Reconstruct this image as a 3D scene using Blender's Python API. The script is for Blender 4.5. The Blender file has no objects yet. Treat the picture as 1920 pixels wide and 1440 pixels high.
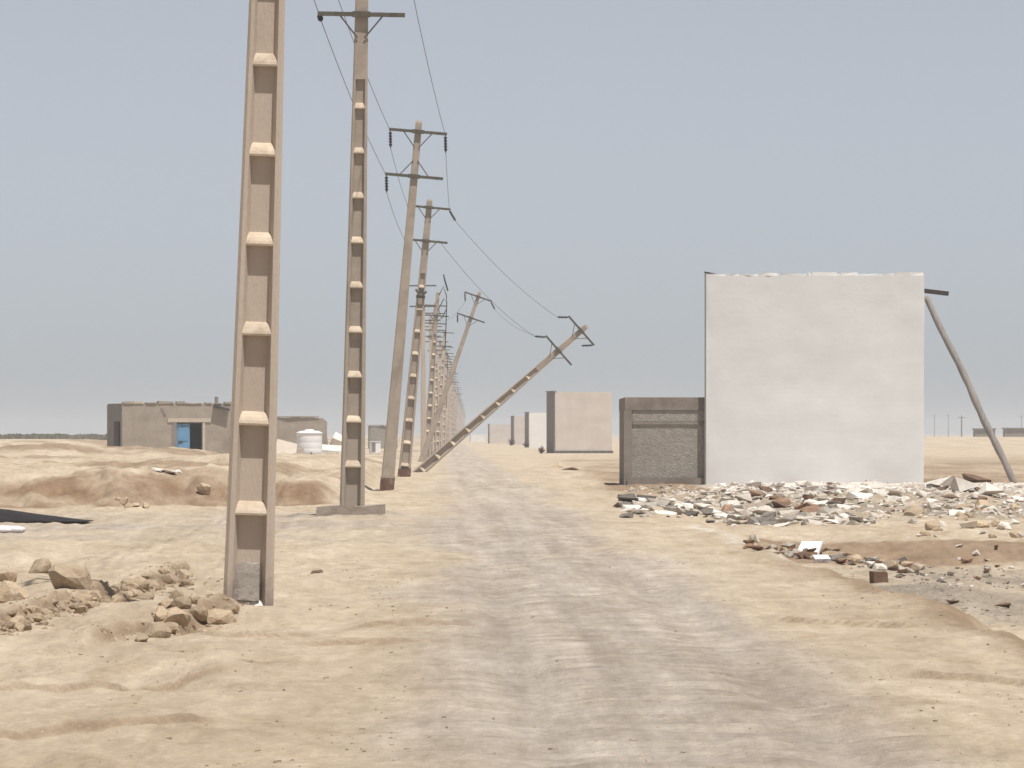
import bpy, bmesh, math, random
import numpy as np
from mathutils import Vector, Matrix, Euler

# ------------------------------------------------------------------ camera, sky, sun, exposure
F = 10500.0          # focal length in photo pixels (1920 wide): a very long lens
CAM_H = 1.55         # eye height above the track
HORIZON = 812.0      # photo row of eye level
sc = bpy.context.scene
cam_d = bpy.data.cameras.new('camera')
cam = bpy.data.objects.new('camera', cam_d)
sc.collection.objects.link(cam)
cam_d.sensor_width = 36.0
cam_d.lens = 36.0 * F / 1920.0
cam_d.shift_y = (HORIZON - 720.0) / 1920.0
cam_d.clip_start = 0.5
cam_d.clip_end = 20000.0
cam.location = (0, 0, CAM_H)
cam.rotation_euler = (math.radians(90), 0, 0)
sc.camera = cam

SUN_EL, SUN_AZ = math.radians(70), math.radians(147)   # azimuth clockwise from +Y
world = bpy.data.worlds.new('World')
sc.world = world
world.use_nodes = True
wn = world.node_tree
for n in list(wn.nodes):
    wn.nodes.remove(n)
sky = wn.nodes.new('ShaderNodeTexSky')
sky.sky_type = 'NISHITA'
sky.sun_disc = False
sky.sun_elevation = SUN_EL
sky.sun_rotation = SUN_AZ
sky.altitude = 0
sky.air_density = 0.6
sky.dust_density = 0.45
sky.ozone_density = 10.0
bg = wn.nodes.new('ShaderNodeBackground')
bg.inputs['Strength'].default_value = 0.079
wo = wn.nodes.new('ShaderNodeOutputWorld')
hsv = wn.nodes.new('ShaderNodeHueSaturation')     # dusty air washes the blue out everywhere alike
hsv.inputs['Saturation'].default_value = 0.29
wn.links.new(sky.outputs[0], hsv.inputs['Color'])
wn.links.new(hsv.outputs[0], bg.inputs['Color'])
wn.links.new(bg.outputs[0], wo.inputs['Surface'])

sun_d = bpy.data.lights.new('sun', 'SUN')
sun_d.energy = 4.4
sun_d.angle = math.radians(0.6)
sun_d.color = (1.0, 0.955, 0.885)
sun = bpy.data.objects.new('sun', sun_d)
sc.collection.objects.link(sun)
sdir = Vector((math.sin(SUN_AZ) * math.cos(SUN_EL), math.cos(SUN_AZ) * math.cos(SUN_EL), math.sin(SUN_EL)))
sun.rotation_euler = sdir.to_track_quat('Z', 'Y').to_euler()
sun.location = (40, -40, 100)

sc.view_settings.view_transform = 'Standard'
sc.view_settings.look = 'None'
sc.view_settings.exposure = 0.24
sc.view_settings.gamma = 1.0
sc.view_settings.use_curve_mapping = False
sc.render.engine = 'CYCLES'
sc.cycles.pixel_filter_type = 'BLACKMAN_HARRIS'
sc.cycles.filter_width = 1.55
sc.cycles.volume_bounces = 1
sc.cycles.max_bounces = 6
sc.cycles.use_denoising = True

random.seed(7)
rng = np.random.default_rng(11)
COL = sc.collection

# ------------------------------------------------------------------ numpy noise
def _h(ix, iy, seed):
    a = (ix.astype(np.int64) * 374761393 + iy.astype(np.int64) * 668265263 + seed * 974634777) & 0xFFFFFFFF
    a = ((a ^ (a >> 13)) * 1274126177) & 0xFFFFFFFF
    a = a ^ (a >> 16)
    return (a & 0xFFFFFF) / float(0xFFFFFF)

def vn(x, y, seed=0):
    x = np.asarray(x, dtype=float); y = np.asarray(y, dtype=float)
    xi = np.floor(x); yi = np.floor(y)
    fx = x - xi; fy = y - yi
    fx = fx * fx * fx * (fx * (fx * 6 - 15) + 10)
    fy = fy * fy * fy * (fy * (fy * 6 - 15) + 10)
    a = _h(xi, yi, seed); b = _h(xi + 1, yi, seed)
    c = _h(xi, yi + 1, seed); d = _h(xi + 1, yi + 1, seed)
    return (a * (1 - fx) + b * fx) * (1 - fy) + (c * (1 - fx) + d * fx) * fy

def fbm(x, y, octv=3, seed=0):
    t = 0; a = 0.5; s = 0
    for o in range(octv):
        t = t + a * (vn(x, y, seed + o * 17) - 0.5)
        s += a; a *= 0.5; x = x * 2.03 + 5.1; y = y * 2.03 - 3.7
    return t / s * 2        # about -1..1

def sstep(x, a, b):
    t = np.clip((x - a) / (b - a), 0, 1)
    return t * t * (3 - 2 * t)

def bump(x, c, w):
    return np.exp(-((x - c) / w) ** 2)

# ------------------------------------------------------------------ terrain
def road_s(X, Y):
    return X + 0.012 * Y - 1.25          # 0 on the track's centre line

def road_mask(X, Y):
    s = road_s(X, Y)
    wob = 0.75 * fbm(X * 0.8, Y * 0.13, 4, 3)
    m = (1 - sstep(np.abs(s) + wob, 0.7, 1.95)) * (1 - 0.15 * sstep(Y, 95, 150))
    side = sstep(Y, 76, 86) * (1 - sstep(Y, 104, 113)) * (1 - sstep(X, -1.5, 1.0)) * (0.48 + 0.6 * fbm(X * 0.3, Y * 0.3, 3, 8))
    return np.clip(np.maximum(m, side), 0, 1)

def bank_line(X):
    # Y of the foot of the cut bank on the left
    return 118.0 + 2.2 * fbm(X * 0.45, X * 0 + 3.0, 3, 21) + 3.0 * sstep(X, -7, -3) - 4.5 * sstep(-X, 9.0, 12.0)

def ledges(X, Y):
    out = []
    for k, (xa, ya, xb, yb) in enumerate(((-2.62, 28.1, -1.6, 29.8), (-1.45, 40.0, -0.5, 40.6), (-3.1, 33.5, -1.9, 36.2), (-1.2, 44.5, -0.3, 45.0), (-2.3, 41.2, -1.5, 42.6), (2.2, 45.5, 3.2, 44.0), (2.6, 36.0, 3.4, 35.0))):
        t = (X - xa) / (xb - xa)
        g = Y - (ya + (yb - ya) * t) - 0.35 * fbm(X * 2.2, Y * 0 + k, 3, 71 + k)
        out.append((g, sstep(t, -0.15, 0.1) * (1 - sstep(t, 0.85, 1.2))))
    return out

def scarps(X, Y):
    out = []
    for k, (xa, ya, xb, yb, hh, dec) in enumerate(((-4.05, 43, -3.45, 59, 0.17, 1.6), (-2.95, 41, -2.35, 48.5, 0.15, 0.55))):
        t = (Y - ya) / (yb - ya)
        c = xa + (xb - xa) * t + 0.16 * fbm(Y * 0.9, X * 0 + k, 3, 35 + k)
        out.append((c, t, hh, dec))
    return out

def H(X, Y):
    X = np.asarray(X, dtype=float); Y = np.asarray(Y, dtype=float)
    s = road_s(X, Y)
    near = 1 - sstep(Y, 150, 400)
    z = 0.045 * fbm(X * 0.35, Y * 0.2, 3, 1) * near + 0.018 * fbm(X * 1.6, Y * 1.2, 3, 2) * near
    offroad = sstep(np.abs(s), 1.6, 3.0)
    z = z + offroad * near * (0.09 * fbm(X * 0.9, Y * 0.4, 4, 5) + 0.032 * fbm(X * 4.2, Y * 2.0, 4, 6))
    # track: worn wheel lines and washboard ridges
    rm = 1 - sstep(np.abs(s), 1.2, 2.0)
    z = z - 0.06 * rm * (bump(s, -0.75, 0.22) + bump(s, 0.72, 0.22)) * (0.6 + 0.4 * fbm(X * 0.2, Y * 0.12, 2, 9))
    wb = 1 - np.abs(fbm(X * 0.55, Y * 1.7, 2, 12))
    z = z + rm * 0.036 * (wb ** 3 - 0.4) * sstep(Y, 18, 24) * (1 - sstep(Y, 70, 130))
    z = z + 0.06 * offroad * sstep(-X, 0.6, 1.6) * (1 - sstep(Y, 55, 75)) * (np.abs(fbm(X * 1.3 + Y * 0.35, Y * 0.28 - X * 0.2, 3, 15)) - 0.3)
    # windrows of clods at the left edge of the track
    for (c, t, hh, dec) in scarps(X, Y):
        g = c - X
        z = z + hh * sstep(g, -0.02, 0.16) * np.exp(-np.maximum(g, 0) / dec) * sstep(t, -0.3, 0.05) * (1 - sstep(t, 0.95, 1.3)) * (0.9 + 0.5 * fbm(X * 2.5, Y * 0.9, 3, 31))
    # small ledges left by old tyre tracks in the sand
    for (g, m) in ledges(X, Y):
        z = z + 0.055 * sstep(g, -0.03, 0.12) * np.exp(-np.maximum(g, 0) / 0.9) * m
    # left bank and plateau
    d = Y - bank_line(X) - 1.5 * fbm(X * 1.1, Y * 0.25, 3, 23) - 0.9 * fbm(X * 2.1, Y * 0.9, 4, 24)
    hb = (0.72 - 0.25 * sstep(X, -6.6, -5.2)) * (1 - sstep(X + 0.01 * Y, -3.1, -2.2))
    face = sstep(d, 0, 5.2 + 2.5 * sstep(-X, 9.0, 11.5))
    plate = hb * face * (1 - 0.85 * sstep(Y, 190, 320))
    z = z + plate + face * hb * 0.22 * fbm(X * 0.8, Y * 0.2, 5, 25) * near
    z = z + sstep(d, -0.5, 1.0) * (1 - sstep(Y, 135, 150)) * hb * (0.07 * fbm(X * 3.4, Y * 1.4, 4, 26) + 0.05 * np.abs(fbm(X * 1.6, Y * 0.8, 3, 27)))
    z = z + 0.40 * bump(Y, 240, 24) * sstep(X, -21, -17.5) * (1 - sstep(X, -14.5, -11.5))
    # left sandy swell in front of the far scrub
    z = z + 0.95 * bump(Y, 460, 90) * sstep(-X, 29, 36) 
    z = z + 0.30 * bump(Y, 215, 16) * sstep(-X, 15.5, 17.5)
    # mound under the second pole
    z = z + 0.16 * np.exp(-((X + 2.86) / 1.0) ** 2 - ((Y - 102) / 5.0) ** 2)
    # right edge of the track, lower ground, terrace, heap
    fade = 1 - sstep(Y, 112, 150)
    e = X - (4.25 - 0.0125 * Y) - 0.25 * fbm(X * 0.5, Y * 0.22, 3, 41)
    drop = sstep(e, 0.0, 0.85)
    lower = -0.42 + 0.22 * sstep(Y + 2.0 * fbm(X * 0.5, Y * 0.1, 3, 42), 84, 89)
    z = z + drop * lower * fade
    heap = sstep(X, 2.5, 4.6) * (1 - sstep(X, 19, 24)) * sstep(Y - 3 * fbm(X * 0.5, Y * 0.1, 2, 43), 112, 132) * (1 - sstep(Y, 158, 175))
    z = z + heap * (0.03 + 0.05 * sstep(X, 5.2, 7.0) + 0.16 * (1 - 0.7 * sstep(Y, 145, 160)) * fbm(X * 0.8, Y * 0.25, 4, 44))
    z = z + 0.20 * bump(Y - 2 * fbm(X * 0.6, Y * 0.1, 2, 45), 126, 7) * sstep(X, 3.0, 4.6) * (1 - sstep(X, 8.5, 11)) * (0.7 + 0.9 * fbm(X * 1.3, Y * 0.4, 3, 46))
    # right far swell of desert
    z = z + 1.12 * bump(Y, 640, 150) * sstep(X, 24, 40)
    return z

def hit(px, py):
    """world point where the photo pixel's direction meets the terrain"""
    u = (px - 960.0) / F
    v = (HORIZON - py) / F
    y0 = max(18.0, (CAM_H - 1.3) / max(-v, 1e-5)); y1 = min(3000.0, (CAM_H + 0.75) / max(-v, 1e-5))
    for _ in range(2):
        Y = np.linspace(y0, y1, 100)
        below = CAM_H + v * Y <= H(u * Y, Y)
        k = int(np.argmax(below)) if below.any() else len(Y) - 1
        y0, y1 = float(Y[max(k - 1, 0)]), float(Y[k])
    y = y1
    return Vector((u * y, y, float(H(u * y, y))))

def at(px, Y):
    x = (px - 960.0) * Y / F
    return Vector((x, Y, float(H(x, Y))))

# ------------------------------------------------------------------ materials
def new_mat(name):
    m = bpy.data.materials.new(name)
    m.use_nodes = True
    nt = m.node_tree
    b = nt.nodes['Principled BSDF']
    b.inputs['Roughness'].default_value = 0.9
    b.inputs['Specular IOR Level'].default_value = 0.15
    return m, nt, b

def N(nt, kind, **kw):
    n = nt.nodes.new(kind)
    for k, v in kw.items():
        if k in n.inputs:
            n.inputs[k].default_value = v
        else:
            setattr(n, k, v)
    return n

def mixc(nt, fac, a, b, mode='MIX'):
    n = nt.nodes.new('ShaderNodeMix')
    n.data_type = 'RGBA'
    n.blend_type = mode
    for sock, val in ((n.inputs[0], fac), (n.inputs[6], a), (n.inputs[7], b)):
        if isinstance(val, (int, float)):
            sock.default_value = val
        elif isinstance(val, tuple):
            sock.default_value = (*val, 1.0) if len(val) == 3 else val
        else:
            nt.links.new(val, sock)
    return n.outputs[2]

def ramp(nt, fac, lo, hi):
    n = nt.nodes.new('ShaderNodeMapRange')
    n.inputs['From Min'].default_value = lo
    n.inputs['From Max'].default_value = hi
    nt.links.new(fac, n.inputs['Value'])
    return n.outputs[0]

def noise(nt, vec, scale, detail=4, rough=0.6):
    n = N(nt, 'ShaderNodeTexNoise', Scale=scale, Detail=detail, Roughness=rough)
    nt.links.new(vec, n.inputs['Vector'])
    return n.outputs['Fac']

def mapped(nt, vec, scale):
    m = nt.nodes.new('ShaderNodeMapping')
    m.inputs['Scale'].default_value = scale
    nt.links.new(vec, m.inputs['Vector'])
    return m.outputs[0]

def rough_mat(name, c1, c2, scale=3.0, c3=None, scale3=0.6, bump_s=0.3, bump_scale=30, coord='Object', rough=0.92, stretch=None, dist=0.02, vary=0.0):
    m, nt, b = new_mat(name)
    tc = nt.nodes.new('ShaderNodeTexCoord')
    v = tc.outputs[coord]
    if stretch:
        v = mapped(nt, v, stretch)
    f = ramp(nt, noise(nt, v, scale), 0.3, 0.7)
    c = mixc(nt, f, c1, c2)
    if c3:
        g = ramp(nt, noise(nt, v, scale3, 5, 0.65), 0.5, 0.72)
        c = mixc(nt, g, c, c3)
    if vary:
        oi = nt.nodes.new('ShaderNodeObjectInfo')
        k = ramp(nt, oi.outputs['Random'], 0, 1)
        dk = nt.nodes.new('ShaderNodeMapRange')
        dk.inputs['To Min'].default_value = 1 - vary
        dk.inputs['To Max'].default_value = 1 + vary
        nt.links.new(k, dk.inputs['Value'])
        hv = nt.nodes.new('ShaderNodeHueSaturation')
        nt.links.new(c, hv.inputs['Color'])
        nt.links.new(dk.outputs[0], hv.inputs['Value'])
        c = hv.outputs[0]
    nt.links.new(c, b.inputs['Base Color'])
    b.inputs['Roughness'].default_value = rough
    if bump_s:
        bp = N(nt, 'ShaderNodeBump', Strength=bump_s, Distance=dist)
        nt.links.new(noise(nt, v, bump_scale, 5, 0.7), bp.inputs['Height'])
        nt.links.new(bp.outputs[0], b.inputs['Normal'])
    return m

def ground_material():
    m, nt, b = new_mat('desert_ground')
    geo = nt.nodes.new('ShaderNodeNewGeometry')
    P = geo.outputs['Position']
    zone = N(nt, 'ShaderNodeVertexColor', layer_name='zone')
    sep = nt.nodes.new('ShaderNodeSeparateColor')
    nt.links.new(zone.outputs['Color'], sep.inputs[0])
    big = ramp(nt, noise(nt, mapped(nt, P, (0.5, 0.16, 0.5)), 1.0, 6, 0.62), 0.32, 0.68)
    mid = ramp(nt, noise(nt, mapped(nt, P, (1.8, 0.8, 1.8)), 1.0, 6, 0.7), 0.3, 0.7)
    fine = ramp(nt, noise(nt, P, 14.0, 6, 0.75), 0.3, 0.7)
    sand = mixc(nt, big, (0.478, 0.398, 0.30), (0.55, 0.474, 0.374))
    sand = mixc(nt, ramp(nt, noise(nt, mapped(nt, P, (0.9, 0.35, 0.9)), 1.3, 6, 0.68), 0.55, 0.75), sand, (0.355, 0.262, 0.17))
    sand = mixc(nt, mixc(nt, mid, (0.0, 0.0, 0.0), (0.6, 0.6, 0.6)), sand, (0.58, 0.505, 0.40))
    streak = ramp(nt, noise(nt, mapped(nt, P, (0.6, 2.4, 1.0)), 1.0, 6, 0.68), 0.36, 0.68)
    along = ramp(nt, noise(nt, mapped(nt, P, (1.9, 0.09, 1.0)), 1.0, 5, 0.62), 0.35, 0.68)
    road = mixc(nt, streak, (0.375, 0.332, 0.287), (0.60, 0.545, 0.485))
    road = mixc(nt, along, road, (0.45, 0.41, 0.367))
    rot = nt.nodes.new('ShaderNodeMapping')
    rot.inputs['Rotation'].default_value = (0, 0, -0.012)
    nt.links.new(P, rot.inputs['Vector'])
    ruts = ramp(nt, noise(nt, mapped(nt, rot.outputs[0], (2.6, 0.035, 1.0)), 1.0, 5, 0.6), 0.34, 0.66)
    road = mixc(nt, 0.9, road, mixc(nt, ruts, (0.82, 0.81, 0.80), (1.10, 1.10, 1.10)), 'MULTIPLY')
    c = mixc(nt, sep.outputs[0], sand, road)
    soil_shade = mixc(nt, mid, (0.225, 0.15, 0.098), (0.31, 0.222, 0.148))  # brown earth, also the painted shade of bank, scarp and step faces
    c = mixc(nt, sep.outputs[1], c, soil_shade)
    lime = mixc(nt, mid, (0.60, 0.56, 0.51), (0.78, 0.755, 0.72))
    c = mixc(nt, sep.outputs[2], c, lime)
    grav = mixc(nt, fine, (0.18, 0.16, 0.135), (0.40, 0.35, 0.295))
    c = mixc(nt, zone.outputs['Alpha'], c, grav)
    m1 = ramp(nt, noise(nt, mapped(nt, P, (2.2, 0.42, 2.2)), 1.0, 7, 0.68), 0.30, 0.70)
    c = mixc(nt, 0.85, c, mixc(nt, m1, (0.78, 0.735, 0.69), (1.18, 1.175, 1.17)), 'MULTIPLY')
    m3 = ramp(nt, noise(nt, mapped(nt, P, (7.5, 1.5, 7.5)), 1.0, 7, 0.75), 0.30, 0.70)
    c = mixc(nt, 0.9, c, mixc(nt, m3, (0.85, 0.84, 0.825), (1.18, 1.185, 1.18)), 'MULTIPLY')
    m2 = ramp(nt, noise(nt, mapped(nt, P, (0.7, 0.05, 0.7)), 1.0, 6, 0.65), 0.35, 0.66)
    c = mixc(nt, 0.7, c, mixc(nt, m2, (0.82, 0.785, 0.75), (1.08, 1.08, 1.08)), 'MULTIPLY')
    c = mixc(nt, 0.35, c, mixc(nt, fine, (0.62, 0.60, 0.58), (1.25, 1.25, 1.25)), 'MULTIPLY')
    nt.links.new(c, b.inputs['Base Color'])
    b.inputs['Roughness'].default_value = 0.95
    bp = N(nt, 'ShaderNodeBump', Strength=0.9, Distance=0.06)
    add = nt.nodes.new('ShaderNodeMath')
    add.operation = 'ADD'
    nt.links.new(noise(nt, P, 9.0, 7, 0.72), add.inputs[0])
    nt.links.new(noise(nt, mapped(nt, P, (0.9, 2.4, 1)), 1.4, 5, 0.65), add.inputs[1])
    nt.links.new(add.outputs[0], bp.inputs['Height'])
    nt.links.new(bp.outputs[0], b.inputs['Normal'])
    return m

M_ground = ground_material()
M_pole = rough_mat('weathered_concrete', (0.46, 0.387, 0.318), (0.53, 0.452, 0.382), 2.5, (0.39, 0.32, 0.26), 1.3, 0.35, 40, stretch=(1, 1, 0.3))
def stain_foot(m, col, top):
    # dirt splashed up the lowest part of a standing pole
    nt = m.node_tree; b = nt.nodes['Principled BSDF']
    old = b.inputs['Base Color'].links[0].from_socket
    tc = nt.nodes.new('ShaderNodeTexCoord')
    sp = nt.nodes.new('ShaderNodeSeparateXYZ'); nt.links.new(tc.outputs['Object'], sp.inputs[0])
    ad = nt.nodes.new('ShaderNodeMath'); ad.operation = 'MULTIPLY_ADD'; ad.inputs[1].default_value = 0.5
    nt.links.new(noise(nt, tc.outputs['Object'], 7.0), ad.inputs[0]); nt.links.new(sp.outputs['Z'], ad.inputs[2])
    f = ramp(nt, ad.outputs[0], top + 0.30, top + 0.12)
    nt.links.new(mixc(nt, f, old, col), b.inputs['Base Color'])
stain_foot(M_pole, (0.29, 0.235, 0.21), 0.22)
M_pole_grey = rough_mat('grey_weathered_concrete', (0.34, 0.29, 0.24), (0.42, 0.36, 0.305), 2.5, (0.26, 0.22, 0.18), 1.0, 0.35, 40)
M_rung = rough_mat('pale_worn_concrete', (0.46, 0.375, 0.285), (0.60, 0.51, 0.41), 9, (0.40, 0.31, 0.23), 5, 0.5, 40, vary=0.12)
M_mortar = rough_mat('grey_mortar', (0.30, 0.265, 0.235), (0.38, 0.345, 0.31), 9, (0.22, 0.18, 0.16), 12, 0.5, 40)
M_sill = rough_mat('white_cement', (0.62, 0.58, 0.53), (0.74, 0.71, 0.67), 8, None, 1, 0.2, 40)
M_dark_foot = rough_mat('rusty_stained_foot', (0.10, 0.06, 0.042), (0.17, 0.105, 0.075), 6, (0.30, 0.22, 0.16), 4, 0.5, 30)
M_steel = rough_mat('dull_galvanised_steel', (0.085, 0.078, 0.065), (0.14, 0.128, 0.105), 6, None, 1, 0.1, 40, rough=0.6)
M_insul = rough_mat('dark_porcelain', (0.028, 0.028, 0.034), (0.055, 0.053, 0.06), 6, None, 1, 0, 1, rough=0.4)
M_wire = rough_mat('oxidised_wire', (0.075, 0.075, 0.08), (0.11, 0.11, 0.11), 2, None, 1, 0, 1, rough=0.6)
M_white = rough_mat('whitewashed_plaster', (0.635, 0.635, 0.635), (0.685, 0.685, 0.68), 1.6, (0.625, 0.62, 0.612), 0.45, 0.10, 4, dist=0.05, stretch=(0.8, 1, 1.4))
M_white2 = rough_mat('bright_whitewash', (0.74, 0.72, 0.70), (0.80, 0.785, 0.77), 1.0, None, 1, 0.2, 9)
M_pink = rough_mat('pale_pink_plaster', (0.565, 0.50, 0.455), (0.635, 0.575, 0.53), 0.8, (0.53, 0.455, 0.41), 0.3, 0.3, 7)
M_grey_shade = rough_mat('grey_render_and_shade', (0.20, 0.18, 0.17), (0.27, 0.245, 0.23), 2, None, 1, 0.3, 12)  # grey render; also paints the shade of faces turned from the sun
M_cement = rough_mat('pebbledash_cement', (0.265, 0.242, 0.21), (0.385, 0.355, 0.315), 7, (0.30, 0.275, 0.24), 0.9, 0.8, 16, dist=0.04)
M_cement_dark_shade = rough_mat('dark_cement_and_shade', (0.22, 0.19, 0.165), (0.29, 0.255, 0.225), 3, (0.18, 0.145, 0.12), 1.0, 0.4, 14)  # dark cement, also the shade painted on the outbuilding's left face
M_mud = rough_mat('mud_render', (0.30, 0.255, 0.21), (0.38, 0.33, 0.28), 1.2, (0.25, 0.205, 0.17), 0.5, 0.5, 10, dist=0.05)
M_pale_lintel = rough_mat('pale_lintel', (0.46, 0.39, 0.32), (0.55, 0.48, 0.40), 3, None, 1, 0.3, 12)
M_blue = rough_mat('faded_blue_paint', (0.10, 0.245, 0.42), (0.17, 0.34, 0.52), 2.5, (0.08, 0.17, 0.28), 1.6, 0.1, 20, rough=0.55)
M_tank = rough_mat('white_plastic', (0.74, 0.74, 0.76), (0.80, 0.80, 0.82), 1.5, None, 1, 0.05, 10, rough=0.5)
M_wood = rough_mat('weathered_timber', (0.22, 0.20, 0.19), (0.33, 0.30, 0.28), 8, (0.14, 0.12, 0.105), 3, 0.6, 25, stretch=(1, 1, 0.15))
M_darkwood = rough_mat('dark_timber', (0.045, 0.038, 0.036), (0.085, 0.07, 0.065), 8, None, 1, 0.3, 25)
M_clod = rough_mat('dry_earth_clod', (0.46, 0.35, 0.24), (0.56, 0.45, 0.33), 4, (0.29, 0.195, 0.12), 1.6, 0.8, 14, vary=0.2, dist=0.03)
M_pebble = rough_mat('sandy_pebble', (0.33, 0.26, 0.195), (0.43, 0.35, 0.27), 3, None, 1, 0, 1, coord='Generated')
M_rock_grey = rough_mat('broken_grey_concrete', (0.38, 0.335, 0.285), (0.54, 0.49, 0.43), 5, (0.27, 0.235, 0.20), 3, 0.7, 16, vary=0.28, dist=0.03)
M_rock_white = rough_mat('broken_white_plaster', (0.60, 0.55, 0.49), (0.76, 0.725, 0.68), 5, (0.50, 0.42, 0.34), 2, 0.5, 14, vary=0.14, dist=0.03)
M_rock_brown = rough_mat('brown_brick_piece', (0.20, 0.12, 0.08), (0.30, 0.20, 0.14), 5, None, 1, 0.6, 16, vary=0.4, dist=0.03)
M_rock_dark = rough_mat('dark_rubble', (0.14, 0.125, 0.11), (0.23, 0.205, 0.18), 5, None, 1, 0.6, 16, vary=0.4, dist=0.03)  # darkest tone among the rubble pieces
M_black_sheet = rough_mat('thin_black_sheet', (0.012, 0.009, 0.009), (0.03, 0.022, 0.02), 3, None, 1, 0.2, 8, rough=0.5)
M_bag = rough_mat('white_woven_sack', (0.68, 0.66, 0.68), (0.78, 0.76, 0.77), 12, (0.25, 0.24, 0.27), 5, 0.3, 30)
M_scrub = rough_mat('dry_scrub', (0.085, 0.075, 0.05), (0.15, 0.13, 0.09), 2, None, 1, 0, 1)
M_twig = rough_mat('dry_brown_twigs', (0.07, 0.042, 0.028), (0.13, 0.08, 0.055), 3, None, 1, 0, 1)
M_foot_shadow = rough_mat('painted_foot_shadow', (0.10, 0.09, 0.085), (0.16, 0.145, 0.135), 3, None, 1, 0.3, 10)  # shadow line at a wall's foot, put into a dark colour
M_inside = rough_mat('room_shade', (0.05, 0.045, 0.042), (0.08, 0.07, 0.065), 2, None, 1, 0.2, 10)  # darkness of the unlit room put into the surface colour

# ------------------------------------------------------------------ object helpers
def tag(o, label=None, cat=None, group=None, kind=None):
    if label: o['label'] = label
    if cat: o['category'] = cat
    if group: o['group'] = group
    if kind: o['kind'] = kind
    return o

def link(name, me, mat=None, parent=None, loc=None, rot=None, scl=None):
    o = bpy.data.objects.new(name, me)
    COL.objects.link(o)
    if mat is not None and not me.materials:
        me.materials.append(mat)
    if parent is not None: o.parent = parent
    if loc is not None: o.location = loc
    if rot is not None: o.rotation_euler = rot
    if scl is not None: o.scale = scl
    return o

def empty(name, loc, rot=(0, 0, 0)):
    o = bpy.data.objects.new(name, None)
    COL.objects.link(o)
    o.location = loc
    o.rotation_euler = rot
    o.empty_display_size = 0.3
    return o

def mesh_from(verts, faces, name='mesh', smooth=False):
    me = bpy.data.meshes.new(name)
    me.from_pydata([tuple(v) for v in verts], [], faces)
    if smooth:
        for p in me.polygons: p.use_smooth = True
    me.update()
    return me

class MB:
    def __init__(self): self.v = []; self.f = []
    def add(self, verts, faces):
        k = len(self.v)
        self.v += [tuple(v) for v in verts]
        self.f += [tuple(i + k for i in f) for f in faces]
        return self
    def box(self, x0, x1, y0, y1, z0, z1):
        return self.add([(x0, y0, z0), (x1, y0, z0), (x1, y1, z0), (x0, y1, z0), (x0, y0, z1), (x1, y0, z1), (x1, y1, z1), (x0, y1, z1)],
                        [(0, 3, 2, 1), (4, 5, 6, 7), (0, 1, 5, 4), (1, 2, 6, 5), (2, 3, 7, 6), (3, 0, 4, 7)])
    def tube(self, pts, r, n=6, caps=True):
        pts = [Vector(p) for p in pts]
        rs = r if isinstance(r, (list, tuple)) else [r] * len(pts)
        rings = []
        for i, p in enumerate(pts):
            t = (pts[min(i + 1, len(pts) - 1)] - pts[max(i - 1, 0)]).normalized()
            a = t.cross(Vector((0, 0, 1)))
            if a.length < 1e-3: a = t.cross(Vector((0, 1, 0)))
            a.normalize(); b = t.cross(a)
            rings.append([p + (a * math.cos(k * 2 * math.pi / n) + b * math.sin(k * 2 * math.pi / n)) * rs[i] for k in range(n)])
        vs = [q for ring in rings for q in ring]
        fs = []
        for i in range(len(pts) - 1):
            for k in range(n):
                fs.append((i * n + k, i * n + (k + 1) % n, (i + 1) * n + (k + 1) % n, (i + 1) * n + k))
        if caps:
            fs.append(tuple(range(n)))
            fs.append(tuple(range((len(pts) - 1) * n, len(pts) * n))[::-1])
        return self.add(vs, fs)
    def bar(self, a, b, w, h=None):
        """square bar from a to b"""
        a = Vector(a); b = Vector(b); h = h or w
        t = (b - a).normalized()
        s = t.cross(Vector((0, 1, 0)))
        if s.length < 1e-3: s = t.cross(Vector((0, 0, 1)))
        s.normalize(); u = t.cross(s)
        vs = []
        for p in (a, b):
            for (i, j) in ((-1, -1), (1, -1), (1, 1), (-1, 1)):
                vs.append(p + s * i * w / 2 + u * j * h / 2)
        return self.add(vs, [(0, 1, 2, 3), (7, 6, 5, 4), (0, 4, 5, 1), (1, 5, 6, 2), (2, 6, 7, 3), (3, 7, 4, 0)])
    def mesh(self, name='mesh', smooth=False):
        me = mesh_from(self.v, self.f, name, smooth)
        bm = bmesh.new(); bm.from_mesh(me)
        bmesh.ops.recalc_face_normals(bm, faces=bm.faces[:])
        bm.to_mesh(me); bm.free()
        return me

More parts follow.
